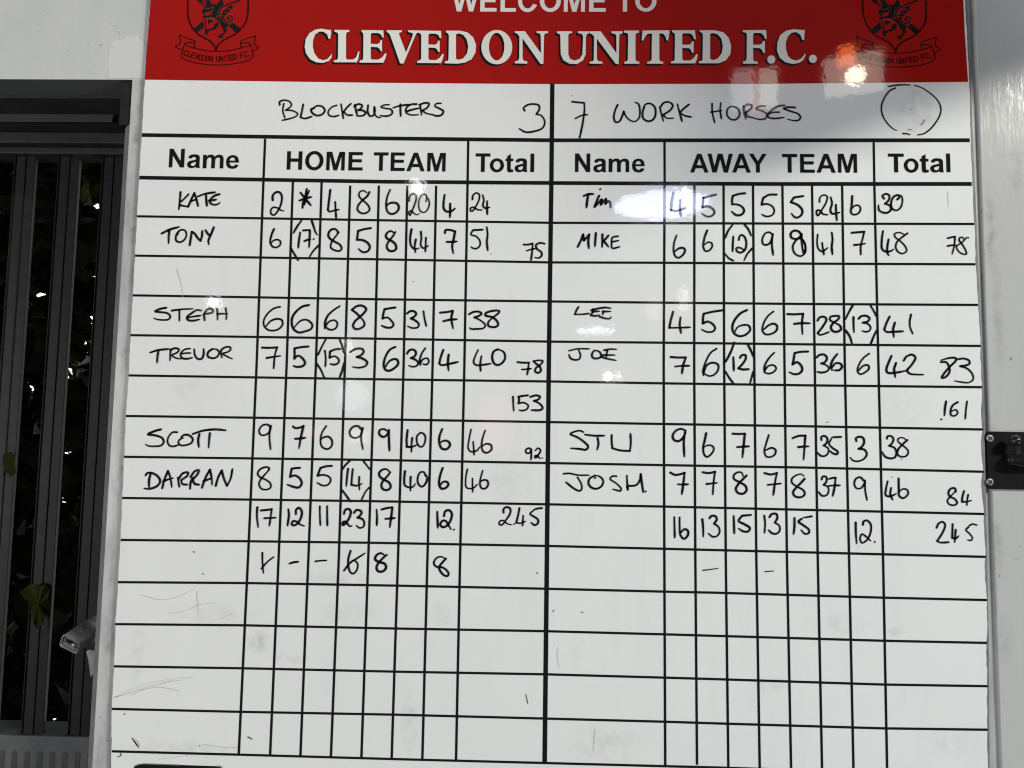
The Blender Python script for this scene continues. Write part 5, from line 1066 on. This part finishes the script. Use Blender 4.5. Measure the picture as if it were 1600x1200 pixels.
# ------------------------------------------------------------------ black bolt on the right
bolt = empty('door_bolt', at(1590, 720, 0.003), 'black door bolt with a ball knob on a square plate screwed beside the scoreboard', 'door bolt')
y0 = 0.003
pa = at(1539, 674, y0); pb = at(1542, 764, y0)
px0, px1, pz1, pz0 = pa.x, pa.x + 0.118, pa.z, pb.z
r_ = 0.0045
ol = []
for (cx, cz, a0) in ((px1 - r_, pz1 - r_, 0), (px0 + r_, pz1 - r_, 90), (px0 + r_, pz0 + r_, 180), (px1 - r_, pz0 + r_, 270)):
    ol += [(cx + r_ * math.cos(math.radians(a0 + k * 15)), cz + r_ * math.sin(math.radians(a0 + k * 15))) for k in range(7)]
m = MB(); m.prism(ol, y0 - 0.0035, y0 - 0.0001); m.build('back_plate', PLATE, bolt, False, 0.0006)
yp = y0 - 0.0036
for (u, v) in ((1546.5, 684.8), (1546.5, 753)):
    for dx in (0, 0.100):
        c = at(u, v, yp); c.x += dx
        m = MB(); m.lathe(c, (0, -1, 0), [(0, 0.0050), (0.0006, 0.0050), (0.0014, 0.0042), (0.0017, 0.0030)], 20)
        s_ = m.build('screw', SCREWM, bolt)
        m = MB()
        an = random.uniform(0, 1.5)
        for k in range(2):
            e = Vector((math.cos(an + k * math.pi / 2), 0, math.sin(an + k * math.pi / 2))) * 0.0031
            n_ = Vector((-e.z, 0, e.x)) * 0.34
            yy = Vector((0, -0.0019 - 0.00005 * k, 0))
            m.add([c + e + n_ + yy, c - e + n_ + yy, c - e - n_ + yy, c + e - n_ + yy], [(0, 1, 2, 3)])
        m.build('screw_slot', SLOTM, s_)
yb = y0 - 0.0135
cb = at(1577, 719, yb)
m = MB(); m.lathe(cb, (1, 0, 0.02), [(0.0, 0.006), (0.0008, 0.0072), (0.010, 0.0074), (0.0108, 0.0092), (0.06, 0.0092)], 26)
m.build('barrel', KNOBM, bolt, True)
m = MB(); m.lathe(cb, (-1, 0, -0.02), [(-0.001, 0.0042), (0.0016, 0.0042), (0.0024, 0.003), (0.0026, 0.001)], 20)
m.build('barrel_pin', PINM, bolt, True)
m = MB(); m.box(cb.x + 0.010, cb.x + 0.055, yb + 0.004, y0 - 0.0038, cb.z - 0.009, cb.z + 0.009)
m.build('barrel_bracket', PLATE, bolt, False, 0.001)
yk = yb - 0.004
ck = at(1586.5, 689, yk); cn = at(1593, 716, yb)
dn = (ck - cn)
m = MB(); m.lathe(cn, dn, [(0, 0.0052), (dn.length * 0.3, 0.0032), (dn.length * 0.7, 0.0028), (dn.length, 0.0034)], 18)
m.build('knob_stem', PINM, bolt, True)
m = MB(); m.lathe(ck - dn.normalized() * 0.0075, dn, [(0.0075 - 0.0078 * math.cos(k * math.pi / 12), 0.0078 * math.sin(k * math.pi / 12)) for k in range(13)], 26)
m.build('ball_knob', KNOBM, bolt, True)

# ------------------------------------------------------------------ unseen box added above the view to shade the board's upper right
corners = [(0.8847, -0.6475, 2.3305), (1.4334, -0.6475, 2.5521), (1.1837, -0.6475, 2.93), (0.635, -0.6475, 2.7084)]
bk = (KEY - Vector(corners[0])).normalized() * 0.22
m = MB()
cs = [Vector(c) for c in corners]
m.add(cs + [c + bk for c in cs], [(0, 1, 2, 3), (7, 6, 5, 4), (0, 4, 5, 1), (1, 5, 6, 2), (2, 6, 7, 3), (3, 7, 4, 0)])
o = m.build('shadow_blocker', BLOCKERM, None, False, 0.012)
tag(o, 'unseen black tilted box added in front of the scoreboard to cast its shadow', 'shadow_blocker')
